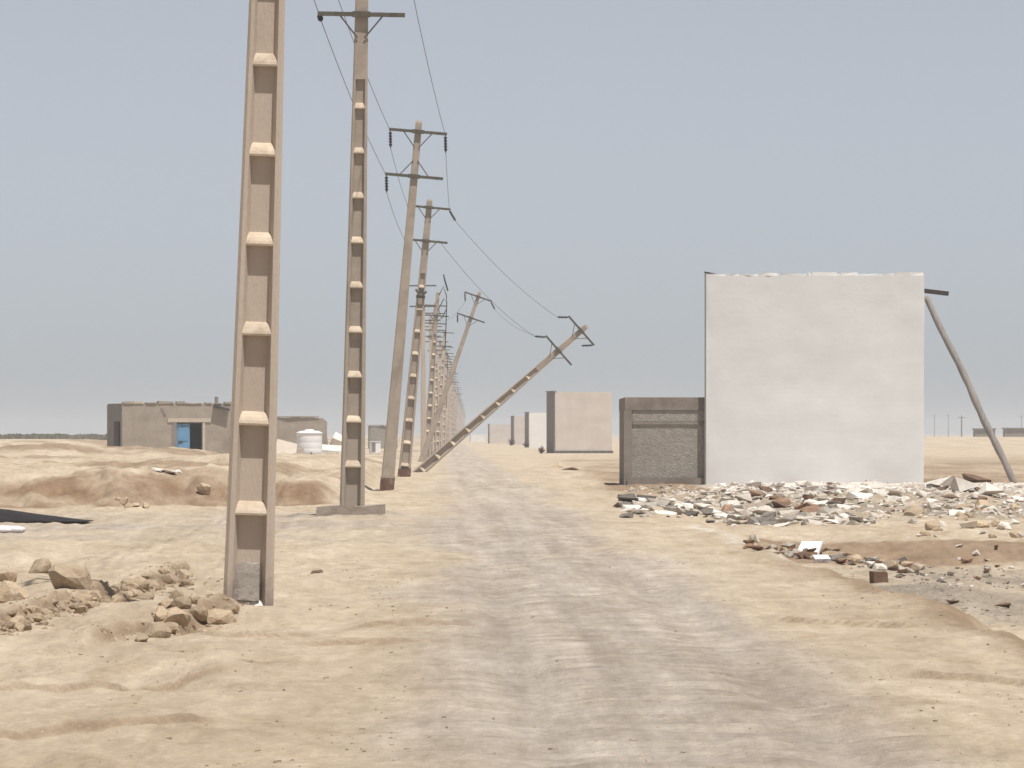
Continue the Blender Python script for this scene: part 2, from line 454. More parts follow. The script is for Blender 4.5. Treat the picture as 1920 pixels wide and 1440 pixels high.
# ------------------------------------------------------------------ ground and dirt track
def build_ground():
    ys = [-80, -50, -30, -15, -5, 3, 9, 13, 16, 18]
    y = 19.5
    while y < 6500:
        ys.append(y)
        st = max(y * y / 16275.0 * 1.05, 0.03)
        if 112 < y < 127: st = min(st, 0.14)
        elif 80 < y < 92: st = min(st, 0.22)
        elif 127 <= y < 164: st = min(st, 0.34)
        elif 55 < y < 76: st = min(st, 0.16)
        y += st
    ys = np.array(ys + [6500])
    uc = np.concatenate([np.linspace(-1.6, -0.34, 14), np.linspace(-0.30, -0.112, 24), np.linspace(-0.11, 0.11, 540), np.linspace(0.112, 0.30, 24), np.linspace(0.34, 1.6, 14)])
    Yg, U = np.meshgrid(ys, uc, indexing='ij')
    X = U * (np.maximum(Yg, 12) + 15.0)
    Z = H(X, Yg)
    nr, nc = X.shape
    # zones of different ground; the brown one also carries painted shade
    road = road_mask(X, Yg)
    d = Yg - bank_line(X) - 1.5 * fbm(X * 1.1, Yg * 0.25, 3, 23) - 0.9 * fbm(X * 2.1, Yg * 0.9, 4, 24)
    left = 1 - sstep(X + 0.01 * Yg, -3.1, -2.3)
    soil_shade = left * sstep(d, -0.3, 0.5) * (1 - sstep(d, 3.6, 5.6)) * np.clip(0.95 + 1.1 * fbm(X * 0.8, Yg * 0.5, 4, 51), 0, 1) * (0.35 + 0.65 * (1 - sstep(-X, 10.3, 11.5)))  # brown cut earth, deepened to carry the face's partial shade
    soil_shade = np.maximum(soil_shade, left * sstep(d, 4, 8) * sstep(fbm(X * 0.35, Yg * 0.10, 4, 52), 0.02, 0.35) * 0.7)
    right = sstep(X, 2.3, 3.4)
    soil_shade = np.maximum(soil_shade, right * sstep(Yg, 120, 150) * (1 - sstep(Yg, 260, 420)) * (0.5 + 0.6 * fbm(X * 0.4, Yg * 0.06, 3, 53)))
    for (c, t, hh, dec) in scarps(X, Yg):
        soil_shade = np.maximum(soil_shade, 0.75 * bump(c - X, 0.05, 0.10) * sstep(t, -0.2, 0.05) * (1 - sstep(t, 0.95, 1.2)))  # brown earth on the face; also paints its dark near side
    for (g, m) in ledges(X, Yg):
        soil_shade = np.maximum(soil_shade, 0.6 * bump(g, 0.03, 0.09) * m)  # shaded near side of each ledge painted in as brown
    soil_shade = np.maximum(soil_shade, (1 - sstep(X, -2.2, -1.2)) * (1 - sstep(Yg, 44, 52)) * sstep(fbm(X * 0.9 + Yg * 0.25, Yg * 0.22, 4, 61), 0.1, 0.6) * 0.4)
    soil_shade = np.maximum(soil_shade, sstep(X, 2.2, 3.0) * (1 - sstep(X, 5.6, 6.4)) * sstep(Yg, 136, 146) * (1 - sstep(Yg, 166, 172)) * 0.85)
    s = road_s(X, Yg)
    edge = X - (4.25 - 0.0125 * Yg) - 0.25 * fbm(X * 0.5, Yg * 0.22, 3, 41)
    soil_shade = np.maximum(soil_shade, bump(edge, 0.15, 0.3) * (1 - sstep(Yg, 60, 75)) * 0.75)
    soil_shade = np.maximum(soil_shade, sstep(edge, 0.3, 0.8) * sstep(Yg, 83, 85) * (1 - sstep(Yg, 89, 91)) * 0.8)  # shadow line of the terrace step put into the brown
    wht = sstep(X, 5.0, 6.0) * (1 - sstep(X, 17.5, 20)) * sstep(Yg + 5 * fbm(X * 0.7, Yg * 0.2, 3, 55), 130, 146) * (1 - sstep(Yg, 163, 166)) * np.clip(1.0 + 1.2 * fbm(X * 1.1, Yg * 0.3, 4, 54), 0, 1)
    wht = np.maximum(wht, 0.95 * bump(X - (3.47 - 0.0176 * (Yg - 68.4)) - 0.12 * fbm(X * 0, Yg * 0.4, 2, 59), 0, 0.13) * sstep(Yg, 66, 70) * (1 - sstep(Yg, 88, 98)) * np.clip(0.7 + fbm(X * 2, Yg * 0.5, 3, 56), 0, 1))
    grav = sstep(X, 3.2, 5.0) * (1 - sstep(X, 13, 16)) * sstep(Yg, 110, 117) * (1 - sstep(Yg, 132, 150)) * 0.75 * np.clip(0.6 + 0.9 * fbm(X * 0.8, Yg * 0.3, 3, 57), 0, 1)
    grav = np.maximum(grav, sstep(edge, 0.4, 0.9) * sstep(Yg, 56, 62) * (1 - sstep(Yg, 76, 83)) * np.clip(0.75 + 0.7 * fbm(X * 1.0, Yg * 0.3, 3, 58), 0, 1))
    zone = np.clip(np.stack([road, soil_shade, wht, grav], -1), 0, 1).reshape(-1, 4)
    co = np.stack([X, Yg, Z], -1).reshape(-1, 3)
    idx = np.arange(nr * nc).reshape(nr, nc)
    quads = np.stack([idx[:-1, :-1], idx[:-1, 1:], idx[1:, 1:], idx[1:, :-1]], -1).reshape(-1, 4)
    sv = np.abs(s.reshape(-1))
    isroad = (sv[quads] < 2.1).all(1) & (co[quads][:, :, 1].max(1) < 1500) & (co[quads][:, :, 1].min(1) > -60)
    out = []
    for nm, sel in (('ground', ~isroad), ('dirt_road', isroad)):
        q = quads[sel]
        used, inv = np.unique(q, return_inverse=True)
        q = inv.reshape(-1, 4)
        me = bpy.data.meshes.new(nm)
        me.vertices.add(len(used)); me.loops.add(q.size); me.polygons.add(len(q))
        me.vertices.foreach_set('co', co[used].astype(np.float32).ravel())
        me.loops.foreach_set('vertex_index', q.astype(np.int32).ravel())
        me.polygons.foreach_set('loop_start', np.arange(0, q.size, 4, dtype=np.int32))
        me.polygons.foreach_set('use_smooth', np.ones(len(q), dtype=bool))
        me.update(calc_edges=True)
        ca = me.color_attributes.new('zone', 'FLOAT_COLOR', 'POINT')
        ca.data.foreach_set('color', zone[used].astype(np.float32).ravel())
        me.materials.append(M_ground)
        o = link(nm, me)
        o['kind'] = 'structure'
        out.append(o)
    return out
build_ground()

# ------------------------------------------------------------------ concrete poles
PW = lambda z: 0.45 - 0.024 * z
PD = lambda z: 0.36 - 0.0185 * z
SOLID_Z = 7.75
RUNG_Z = [0.82 + 0.8 * i for i in range(9)]
EDGE = 0.1

def h_ring(z):
    w, d = PW(z) / 2, PD(z) / 2
    c = 0.028 * w / 0.2
    wo_, wi = w * 0.66, w * 0.50      # recess opening and floor half widths
    e = d * 0.60                       # recess depth
    half = [(-w + c, -d), (-wo_, -d), (-wi, -d + e), (wi, -d + e), (wo_, -d), (w - c, -d), (w, -d + c)]
    other = [(-x, -y) for (x, y) in half]
    return [Vector((x, y, z)) for (x, y) in half + [(w, d - c)] + other + [(-w, -d + c)]]

def solid_ring(z):
    w, d = PW(z) / 2, PD(z) / 2
    c = 0.028 * w / 0.2
    pts = [(-w + c, -d), (w - c, -d), (w, -d + c), (w, d - c), (w - c, d), (-w + c, d), (-w, d - c), (-w, -d + c)]
    return [Vector((x, y, z)) for (x, y) in pts]

def shaft_mesh(top=10.4, below=1.0):
    mb = MB()
    zs = [-below, 0.3, 1.5, 3, 4.5, 6, SOLID_Z]
    rings = [h_ring(z) for z in zs]
    n = len(rings[0])
    fs = [(i * n + k, i * n + (k + 1) % n, (i + 1) * n + (k + 1) % n, (i + 1) * n + k) for i in range(len(zs) - 1) for k in range(n)]
    mb.add([p for r in rings for p in r], fs + [tuple(range(n))[::-1]])
    zs = [SOLID_Z - 0.002, 9, top - 0.06, top]
    rings = [solid_ring(z) for z in zs]
    for p in rings[-1]: p.x *= 0.8; p.y *= 0.8
    n = 8
    fs = [(i * n + k, i * n + (k + 1) % n, (i + 1) * n + (k + 1) % n, (i + 1) * n + k) for i in range(3) for k in range(n)]
    mb.add([p for r in rings for p in r], fs + [tuple(range(n))[::-1], tuple(range(24, 32))])
    return mb.mesh('shaft')

def rung_verts(z, side):
    """rounded ledge across the recess; side -1 is the front face, +1 the back"""
    w, d = PW(z) / 2, PD(z) / 2
    wf, wb = w * 0.70, w * 0.56
    e = d * 0.60
    prof = [(-d + e + 0.02, -0.004, wb), (-d + 0.006, 0.0, wf), (-d + 0.002, 0.018, wf), (-d + 0.012, 0.044, wf * 0.985),
            (-d + 0.035, 0.078, wf * 0.93), (-d + 0.065, 0.108, wf * 0.86), (-d + e + 0.02, 0.135, wf * 0.74)]
    vs = []
    for (y, dz, hw) in prof:
        vs += [Vector((-hw, -side * y * -1 if side > 0 else y, z + dz)), Vector((hw, -side * y * -1 if side > 0 else y, z + dz))]
    if side > 0:
        vs = [Vector((v.x, -v.y * -1 if False else -v.y, v.z)) for v in vs] if False else [Vector((v.x, -abs(v.y) * -1, v.z)) for v in vs]
    n = len(prof)
    fs = [(2 * i, 2 * i + 1, 2 * i + 3, 2 * i + 2) for i in range(n - 1)]
    fs.append((2 * n - 2, 2 * n - 1, 1, 0))
    fs.append(tuple(2 * i for i in range(n)))
    fs.append(tuple(2 * i + 1 for i in range(n))[::-1])
    return vs, fs

SHAFT = shaft_mesh()
SHAFT_GREY = SHAFT.copy()
SHAFT.materials.append(M_pole)
SHAFT_GREY.materials.append(M_pole_grey)
RUNGS = []
for z in RUNG_Z:
    for side in (-1, 1):
        mb = MB(); mb.add(*rung_verts(z, side)); me = mb.mesh('rung'); me.materials.append(M_rung); RUNGS.append(me)
far_mb = MB()
for z in RUNG_Z:
    for side in (-1, 1): far_mb.add(*rung_verts(z, side))
RUNGS_JOINED = far_mb.mesh('rungs'); RUNGS_JOINED.materials.append(M_rung)

def arm_mesh(half=0.78):
    mb = MB()
    y = -0.17
    mb.box(-half, half, y, y + 0.012, -0.04, 0.04)
    mb.box(-half, half, y + 0.0125, y + 0.075, 0.028, 0.04)
    mb.box(-0.16, 0.16, y - 0.012, y - 0.001, -0.055, 0.055)
    return mb.mesh('crossarm')
ARM = arm_mesh(); ARM.materials.append(M_steel)

def brace_mesh(sx, dz):
    mb = MB(); mb.bar((sx * 0.40, -0.155, 0), (sx * 0.06, -0.125, dz), 0.028, 0.012); me = mb.mesh('brace'); me.materials.append(M_steel); return me
BRACE = {(sx, dz): brace_mesh(sx, dz) for sx in (-1, 1) for dz in (-0.42, 0.42)}

def insulator_mesh(L):
    mb = MB()
    pts, rs = [], []
    n = max(3, int(L / 0.085))
    for i in range(n):
        z0 = L * (0.08 + 0.84 * i / n); dz = L * 0.84 / n
        pts += [(0, 0, z0), (0, 0, z0 + dz * 0.25), (0, 0, z0 + dz * 0.45), (0, 0, z0 + dz * 0.9)]
        rs += [0.022, 0.052, 0.046, 0.022]
    mb.tube([(0, 0, 0)] + pts + [(0, 0, L)], [0.012] + rs + [0.012], 8)
    me = mb.mesh('insulator', True); me.materials.append(M_insul); return me
INSUL = insulator_mesh(0.46)

ARM_HI, ARM_LO = 10.1, 8.9
TIPS = {'UL': (-0.74, ARM_HI), 'UR': (0.74, ARM_HI), 'LL': (-0.74, ARM_LO)}

class Pole:
    pass

def make_pole(name, base, lean, yaw, label, parts='near', shaft=SHAFT, arms=(True, True), group=None, braces=((-0.42), (-0.42)), fwd=0.0, sink=0.0):
    """lean: degrees towards the track (+X); yaw: turn of the shaft about its own axis"""
    p = Pole()
    rot = Euler((math.radians(fwd), math.radians(lean), 0), 'XYZ')
    base = base - rot.to_matrix() @ Vector((0, 0, sink))
    p.root = empty(name, base, rot)
    tag(p.root, label, 'utility pole', group)
    p.mat = Matrix.LocRotScale(base, rot, None)
    p.sh = link('shaft', shaft, None, p.root, rot=(0, 0, math.radians(yaw)))
    if parts == 'near':
        for me in RUNGS:
            link('rung', me, None, p.sh)
    else:
        link('rungs', RUNGS_JOINED, None, p.sh)['kind'] = 'stuff'
    p.arm = {}
    for k, (on, z) in enumerate(zip(arms, (ARM_HI, ARM_LO))):
        if not on: continue
        a = link('crossarm', ARM, None, p.root, loc=(0, 0, z))
        p.arm[k] = a
        if parts != 'far':
            for sx in (-1, 1):
                link('brace', BRACE[(sx, braces[k])], None, p.root, loc=(0, 0, z))
    p.tip = {k: p.mat @ Vector((x, -0.16, z - 0.04)) for k, (x, z) in TIPS.items()}
    return p

def hang_insulator(p, key, direction, arm=True):
    """insulator string from an arm's end along a world direction; returns its far end"""
    d = Vector(direction).normalized()
    a = p.tip[key]
    o = link('insulator', INSUL, None, p.root)
    o.matrix_parent_inverse = p.mat.inverted()
    o.matrix_basis = Matrix.LocRotScale(a, d.to_track_quat('Z', 'Y'), None)
    return a + d * 0.46

def pole_x(n):
    if n <= 8: return 855 - 390.0 / n
    return 880 - 592.0 / n

D = 50.0
P = {}
specs = {
    1: dict(lean=1.8, yaw=3, label='sand-coloured concrete pole with a grey mortar patch in its foot beside earth clods'),
    2: dict(lean=1.1, yaw=2, label='pale concrete pole standing on a broken cement slab', braces=(-0.42, -0.42)),
    3: dict(lean=5.0, yaw=90, label='leaning concrete pole with a plain flat side and a dark brown foot block', braces=(-0.42, 0.42)),
    4: dict(lean=5.3, yaw=0, label='leaning stepped concrete pole with a bracket halfway up and earth-stained foot'),
    5: dict(lean=48.9, yaw=0, label='concrete pole toppled to about forty five degrees over the dirt track'),
    6: dict(lean=19.0, yaw=90, label='grey concrete pole tilting some twenty degrees out of the row'),
    7: dict(lean=4.0, yaw=0, label='concrete pole with broken top and dangling loops of cable'),
    8: dict(lean=1.8, yaw=0, label='straight-armed concrete pole just past the one with dangling cable'),
}
for n, s in specs.items():
    b = at(pole_x(n), D * n)
    if n == 5: b = at(786, 224.0)
    if n == 6: b = at(790, D * n)
    P[n] = make_pole('utility_pole', b, s['lean'], s['yaw'], s['label'], 'near' if n <= 7 else 'mid',
                     SHAFT_GREY if n in (2, 3, 4, 5, 6, 7) else SHAFT, arms=(True, True) if n != 7 else (False, True),
                     group='concrete poles of the power line', braces=s.get('braces', (-0.42, -0.42)), fwd=0.0, sink={3: 0.45, 4: 0.45, 5: 1.5, 6: 0.75}.get(n, 0.0))
FAR_LABEL = 'hazy concrete pole in the receding row where the power line dwindles'
for n in [6.5, 7.5, 8.5] + list(range(9, 61)) + [9.5, 10.5, 11.5, 12.5, 13.5, 14.5, 15.5]:
    b = at(pole_x(n) + random.uniform(-1.5, 1.5), D * n)
    ORDN = ('first', 'second', 'third', 'fourth', 'fifth', 'sixth', 'seventh', 'eighth', 'ninth', 'tenth', 'eleventh', 'twelfth')
    lb = f'hazy concrete pole, {ORDN[n - 9]} in the row beyond the straight-armed pole' if isinstance(n, int) and n < 21 else FAR_LABEL if isinstance(n, int) else 'hazy concrete pole crowded in between the row poles past the tilting one'
    p = make_pole('utility_pole', b, random.uniform(-1.0, 4.0), random.choice((0, 0, 90)), lb, 'far', SHAFT,
                  arms=(True, True), group='distant poles of the power line')
    P[n] = p

# foot details
p1 = P[1]
w0, d0 = PW(0.3) / 2, PD(0.3) / 2
mb = MB()
pts = []
for i, z in enumerate((0.06, 0.16, 0.30, 0.39)):
    k = 1 - 0.03 * i
    yb = -d0 + 0.055 + 0.012 * i
    pts += [(-w0 * 0.60 * k, yb - 0.02, z), (-w0 * 0.2, yb - 0.038 + 0.008 * (i % 2), z + 0.01), (w0 * 0.25, yb - 0.034, z - 0.006), (w0 * 0.44 * k, yb - 0.015, z + 0.004),
            (w0 * 0.44 * k, -d0 + 0.20, z), (-w0 * 0.60 * k, -d0 + 0.20, z)]
fs = [(i * 6 + k, i * 6 + (k + 1) % 6, (i + 1) * 6 + (k + 1) % 6, (i + 1) * 6 + k) for i in range(3) for k in range(6)]
mb.add(pts, fs + [(5, 4, 3, 2, 1, 0), (18, 19, 20, 21, 22, 23)])
link('mortar_patch', mb.mesh(), M_mortar, p1.sh)
mb = MB(); mb.add(*rung_verts(-0.06, -1))
link('sill', mb.mesh(), M_sill, p1.sh)
for n, hh in ((3, 0.36), (4, 0.26)):
    mb = MB()
    z0, z1 = 0.25, 0.45 + hh
    w, d = PW(0.6) / 2 + 0.012, PD(0.6) / 2 + 0.012
    if n == 3:
        mb.add([(-w, -d, z0), (w, -d, z0), (w, d, z0), (-w, d, z0), (-w, -d, z1), (w, -d, z1 + .03), (w, d, z1), (-w, d, z1 - .02)],
               [(0, 3, 2, 1), (4, 5, 6, 7), (0, 1, 5, 4), (1, 2, 6, 5), (2, 3, 7, 6), (3, 0, 4, 7)])
    else:
        mb.add([(-w, -d, z0), (w, -d, z0), (w, d, z0), (-w, d, z0), (-w, -d, z1), (w, -d, z1 + .06), (w, d, z1), (-w, d, z1 - .02)],
               [(0, 3, 2, 1), (4, 5, 6, 7), (0, 1, 5, 4), (1, 2, 6, 5), (2, 3, 7, 6), (3, 0, 4, 7)])
    tag(link('foot_block', mb.mesh(), M_dark_foot, P[n].sh), 'dark brown stained foot')
# bracket half way up the fourth pole
mb = MB()
mb.bar((-0.20, -0.22, 7.15), (-0.02, -0.2, 6.92), 0.07); mb.bar((0.20, -0.22, 7.1), (0.02, -0.2, 6.92), 0.07); mb.box(-0.16, 0.16, -0.2, -0.14, 6.85, 6.95)
link('bracket', mb.mesh(), M_steel, P[4].root)

# insulators and wires
def wire(a, b, sag, label, r=0.007):
    pts = []
    n = 18
    for i in range(n + 1):
        t = i / n
        p = a.lerp(b, t)
        p.z -= sag * 4 * t * (1 - t)
        pts.append(p - a)
    mb = MB(); mb.tube(pts, r, 5)
    o = link('overhead_wire', mb.mesh('wire', True), M_wire, None, loc=a)
    tag(o, label, 'wire', 'overhead wires of the power line')
    return o

ins_end = {}
def ins(n, key, d):
    ins_end[(n, key)] = hang_insulator(P[n], key, d)
    return ins_end[(n, key)]

ORD = {1: 'mortar-patched pole', 2: 'pole on the cement slab', 3: 'plain-sided leaning pole', 4: 'bracketed leaning pole', 5: 'toppled pole', 6: 'tilting grey pole', 7: 'broken-top pole', 8: 'next straight pole'}
ARMN = {'UL': 'upper arm field end', 'UR': 'upper arm track end', 'LL': 'lower arm field end'}
def span(n, m, key, sag, hang_n=False):
    a0, b0 = P[n].tip[key], P[m].tip[key]
    d = (b0 - a0).normalized()
    dn = Vector((d.x, d.y, d.z - 0.06))
    a = ins(n, key, dn)
    wire(a, b0, sag, f'thin wire from {ORD[n]} to {ORD[m]}, {ARMN[key]}')
for key in ('UL', 'UR', 'LL'):
    span(1, 2, key, 0.15)
    span(2, 3, key, 0.15)
# third pole: suspension strings hanging straight down, wires leave from them
for key in ('UL', 'UR', 'LL'):
    a = ins(3, key, (0.02, 0, -1))
    wire(a, P[4].tip[key], 0.12, f'thin wire from {ORD[3]} to {ORD[4]}, {ARMN[key]}')
# fourth to fallen fifth
a = ins(4, 'UR', (0.5, 0.3, -0.85))
b = P[5].tip['UL']; e5 = ins(5, 'UL', (-1, -0.25, 0.02))
wire(a, e5, 0.25, 'slack wire from bracketed leaning pole to toppled pole, upper arm')
ins(5, 'UR', (-1, -0.1, -0.05)); e5l = ins(5, 'LL', (-1, -0.2, 0.05))
wire(P[4].tip['LL'] + Vector((1.2, 0, 0)), e5l, 0.3, 'slack wire from bracketed leaning pole to toppled pole, lower arm')
e6a = ins(6, 'UL', (0.05, 0, -1)); e6b = ins(6, 'UR', (0.45, 0, -0.9)); ins(6, 'LL', (0, 0, -1))
wire(e6b, P[5].tip['LL'], 0.3, 'slack wire from tilting grey pole down to toppled pole lower arm')
wire(e6a, P[7].tip['UL'] - Vector((0, 0, 1.0)), 0.8, 'slack wire from tilting grey pole to broken-top pole')
# broken top of the seventh pole: hanging string and loops of cable
mb = MB()
mb.tube([(0.1, -0.2, 10.2), (0.32, -0.22, 10.75), (0.55, -0.22, 10.2), (0.62, -0.22, 9.4), (0.35, -0.22, 8.7), (0.12, -0.22, 9.3), (0.4, -0.22, 10.0), (0.6, -0.22, 9.8), (0.66, -0.22, 8.2), (0.7, -0.22, 6.9)], 0.035, 6)
mb.tube([(0.28, -0.22, 11.5), (0.40, -0.22, 11.1), (0.62, -0.22, 10.5)], 0.055, 6)
mb.tube([(0.7, -0.22, 6.9), (0.9, -0.22, 6.5), (0.95, -0.22, 5.0), (1.05, -0.22, 3.2)], 0.018, 6)
link('dangling_cable', mb.mesh('cable', True), M_insul, P[7].root)

# cement slab under the second pole
def slab_mesh(pts, h, jitter=0.02):
    n = len(pts)
    mb = MB()
    vs = [(x, y, 0) for (x, y) in pts] + [(x * 0.97 + random.uniform(-jitter, jitter), y * 0.97 + random.uniform(-jitter, jitter), h + random.uniform(-jitter, jitter)) for (x, y) in pts]
    mb.add(vs, [tuple(range(n))[::-1], tuple(range(n, 2 * n))] + [(k, (k + 1) % n, n + (k + 1) % n, n + k) for k in range(n)])
    return mb.mesh('slab')
b2 = P[2].root.location
o = link('cement_slab', slab_mesh([(-0.62, -0.75), (-0.2, -0.8), (0.25, -0.74), (0.58, -0.78), (0.6, 0.6), (0.1, 0.7), (-0.6, 0.62)], 0.26, 0.03), M_mud, None, loc=(b2.x - 0.02, b2.y - 0.1, b2.z - 0.12))
tag(o, 'broken cement slab around the foot of a concrete pole', 'slab')

# ------------------------------------------------------------------ white building and cement wall on the right
def jitter_top(me, z0, amp, seed=1):
    r = random.Random(seed)
    for v in me.vertices:
        if v.co.z > z0: v.co.z += r.uniform(-amp, amp)

def grid_box(w, d, h, nx, nz, amp=0.012, seed=3):
    """box with a finely divided, slightly uneven front (y=0) and plain other sides; origin at front-left foot"""
    mb = MB()
    vs, fs = [], []
    r = random.Random(seed)
    for j in range(nz + 1):
        for i in range(nx + 1):
            x = w * i / nx; z = h * j / nz
            a = amp * float(fbm(x * 0.55 + seed, z * 0.9, 2, seed)) if 0 < i < nx else 0
            vs.append((x + (amp * float(fbm(np.array(z * 1.3), np.array(2.0 + i), 2, seed)) if i in (0, nx) else 0), a, z))
    for j in range(nz):
        for i in range(nx):
            k = j * (nx + 1) + i
            fs.append((k, k + 1, k + nx + 2, k + nx + 1))
    n0 = len(vs)
    for j in range(nz + 1):
        vs.append((w, d, h * j / nz)); vs.append((0, d, h * j / nz))
    for j in range(nz):
        a, b = j * (nx + 1) + nx, (j + 1) * (nx + 1) + nx
        fs.append((a, n0 + 2 * j, n0 + 2 * j + 2, b))
        a, b = j * (nx + 1), (j + 1) * (nx + 1)
        fs.append((n0 + 2 * j + 1, a, b, n0 + 2 * j + 3))
        fs.append((n0 + 2 * j, n0 + 2 * j + 1, n0 + 2 * j + 3, n0 + 2 * j + 2))
    top = nz * (nx + 1)
    fs.append(tuple(top + i for i in range(nx + 1)) + (n0 + 2 * nz, n0 + 2 * nz + 1))
    mb.add(vs, fs)
    return mb.mesh('wall', False)

YW = 163.0
pxm = F / YW
wl = (1322 - 960) / pxm
wbld = empty('white_building', (wl, YW, -0.25), (0, 0, math.radians(-2.3)))
tag(wbld, 'tall windowless whitewashed block standing behind rubble with a timber prop', 'building')
ww = 410 / pxm
hw = (912 - 528) / pxm + 0.42
wall = link('wall', grid_box(ww, 6.0, hw, 60, 54, 0.02, 4), M_white, wbld)
link('roof_slab', MB().box(0.05, ww - 0.05, 0.08, 5.9, hw + 0.004, hw + 0.05).mesh(), M_white, wbld)
r = random.Random(5)
x = 0.0
chips = [(0.02, 0.55, 0.05), (0.62, 0.35, 0.07), (1.02, 0.5, 0.05), (1.6, 0.5, 0.10), (2.2, 0.62, 0.08), (3.0, 0.06, 0.12), (3.12, 0.72, 0.14), (3.95, 0.5, 0.13), (4.5, 0.6, 0.06), (5.2, 0.3, 0.09), (5.55, 0.8, 0.14)]
for (cx, cw, ch) in chips:
    cw = min(cw, ww - cx)
    me = slab_mesh([(0, 0.01), (cw * 0.5, -0.012), (cw, 0.008), (cw, 0.3), (0, 0.28)], ch * 0.55 + 0.02, 0.014)
    link('parapet_block', me, M_white2 if ch > 0.09 else M_white, wbld, loc=(cx, 0.0, hw - 0.004))
mb = MB(); mb.bar((-0.02, 0.03, hw + 0.10), (0.36, 0.02, hw + 0.03), 0.05); link('reinforcing_bar', mb.mesh(), M_darkwood, wbld)
mb = MB(); mb.bar((ww - 0.25, 0.62, hw - 0.40), (ww + 0.72, 0.45, hw - 0.52), 0.13, 0.10)
link('roof_beam', mb.mesh(), M_darkwood, wbld)
mb = MB(); mb.box(-0.015, 0.03, -0.02, 0.03, 0, hw + 0.08); link('corner_shade', mb.mesh(), M_grey_shade, wbld)  # added strip painting the thin shaded left face

# timber prop leaning on the white block's right side
Yp = 166.0
top = Vector(((1736 - 960) * Yp / F, Yp, CAM_H + (HORIZON - 556) * Yp / F))
foot = Vector(((1898 - 960) * Yp / F, Yp - 1.0, 0)); foot.z = float(H(foot.x, foot.y)) - 0.1
mb = MB()
pts, rs = [], []
for i in range(41):
    t = i / 40
    q = foot.lerp(top, t) - foot
    q.x += 0.02 * math.sin(t * 13.0) + 0.02 * math.sin(t * math.pi)
    q.z -= 0.0
    pts.append(q); rs.append(0.092 + 0.026 * abs(math.sin(t * 24)) * (0.6 + 0.4 * math.sin(t * 5)))
mb.tube(pts, rs, 8)
o = link('timber_prop', mb.mesh('prop', True), M_wood, None, loc=foot)
tag(o, 'knotty grey timber prop leaning against the whitewashed block', 'prop')

# grey cement wall
cw0 = empty('cement_building', ((1176 - 960) / pxm, YW + 0.3, -0.15), (0, 0, 0))
tag(cw0, 'low bare cement outbuilding adjoining the whitewashed block', 'building')
gw = (1326 - 1176) / pxm + 0.1
gh = (912 - 745) / pxm + 0.15
link('wall', grid_box(gw, 9.0, gh - 0.38, 16, 14, 0.02, 9), M_cement, cw0)
link('coping_beam', MB().box(-0.06, gw, -0.055, 9.05, gh - 0.376, gh).mesh(), M_cement_dark_shade, cw0)
link('string_course', MB().box(0.16, gw - 0.02, -0.05, -0.004, gh - 0.79, gh - 0.71).mesh(), M_cement_dark_shade, cw0)
link('upper_panel', MB().box(0.16, gw - 0.02, -0.022, -0.003, gh - 0.70, gh - 0.39).mesh(), M_cement, cw0)
link('corner_pillar', MB().box(-0.09, 0.14, -0.09, 0.3, 0, gh - 0.38).mesh(), M_cement_dark_shade, cw0)  # pillar stands in shadow; that dark is put into its colour
link('shaded_side', MB().box(-0.05, -0.003, 0.31, 9.0, 0, gh - 0.38).mesh(), M_cement_dark_shade, cw0)  # left face's shade put into the darker cement colour
link('footing', MB().box(0.0, gw - 0.05, -0.16, -0.03, 0, 0.40).mesh(), M_cement_dark_shade, cw0)

# ------------------------------------------------------------------ far buildings on the right
def block_building(name, px0, px1, ytop, Y, mat, label, rotdeg, depth=6.0, sidemat=M_grey_shade, foot_shadow=True, side_t=0.0):
    sc_ = F / Y
    a = at(px0, Y)
    e = empty(name, (a.x, Y, a.z - 0.15), (0, 0, math.radians(rotdeg)))
    tag(e, label, 'building')
    w = (px1 - px0) / sc_
    h = CAM_H + (HORIZON - ytop) / sc_ - a.z + 0.15
    link('wall', grid_box(w, depth, h, 8, 8, 0.015, 6), mat, e)
    link('shaded_side', MB().box(-0.06, -0.004, 0.02, depth, 0, h - 0.05).mesh(), sidemat, e)  # left face darkened in colour, as it turns from the sun
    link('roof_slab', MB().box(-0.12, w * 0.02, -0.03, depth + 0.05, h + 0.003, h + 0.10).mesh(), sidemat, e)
    if foot_shadow:
        link('foot_shadow', MB().box(0.0, w + 0.1, -0.10, -0.03, 0, 0.34).mesh(), M_foot_shadow, e)  # shadow line along the foot, built as a dark strip
    return e
block_building('plastered_building', 1041, 1148, 735, 430, M_pink, 'pink plastered block with shade painted on its left side and foot', 6.0, 5.5)
block_building('plastered_building', 992, 1030, 774, 600, M_white2, 'narrow bright white block just past the pink one', 4.5, 5.0, foot_shadow=False)
block_building('plastered_building', 964, 990, 781, 720, M_pink, 'hazy pinkish block beyond the narrow white one', 3.5, 6.0, foot_shadow=False)
block_building('plastered_building', 918, 961, 796, 830, M_pink, 'palest hazy block where the track fades out', 2.0, 6.0, foot_shadow=False)
block_building('plastered_building', 882, 908, 816, 1000, M_white2, 'small hazy white hut beyond the end of the track', 1.0, 4.0, foot_shadow=False)

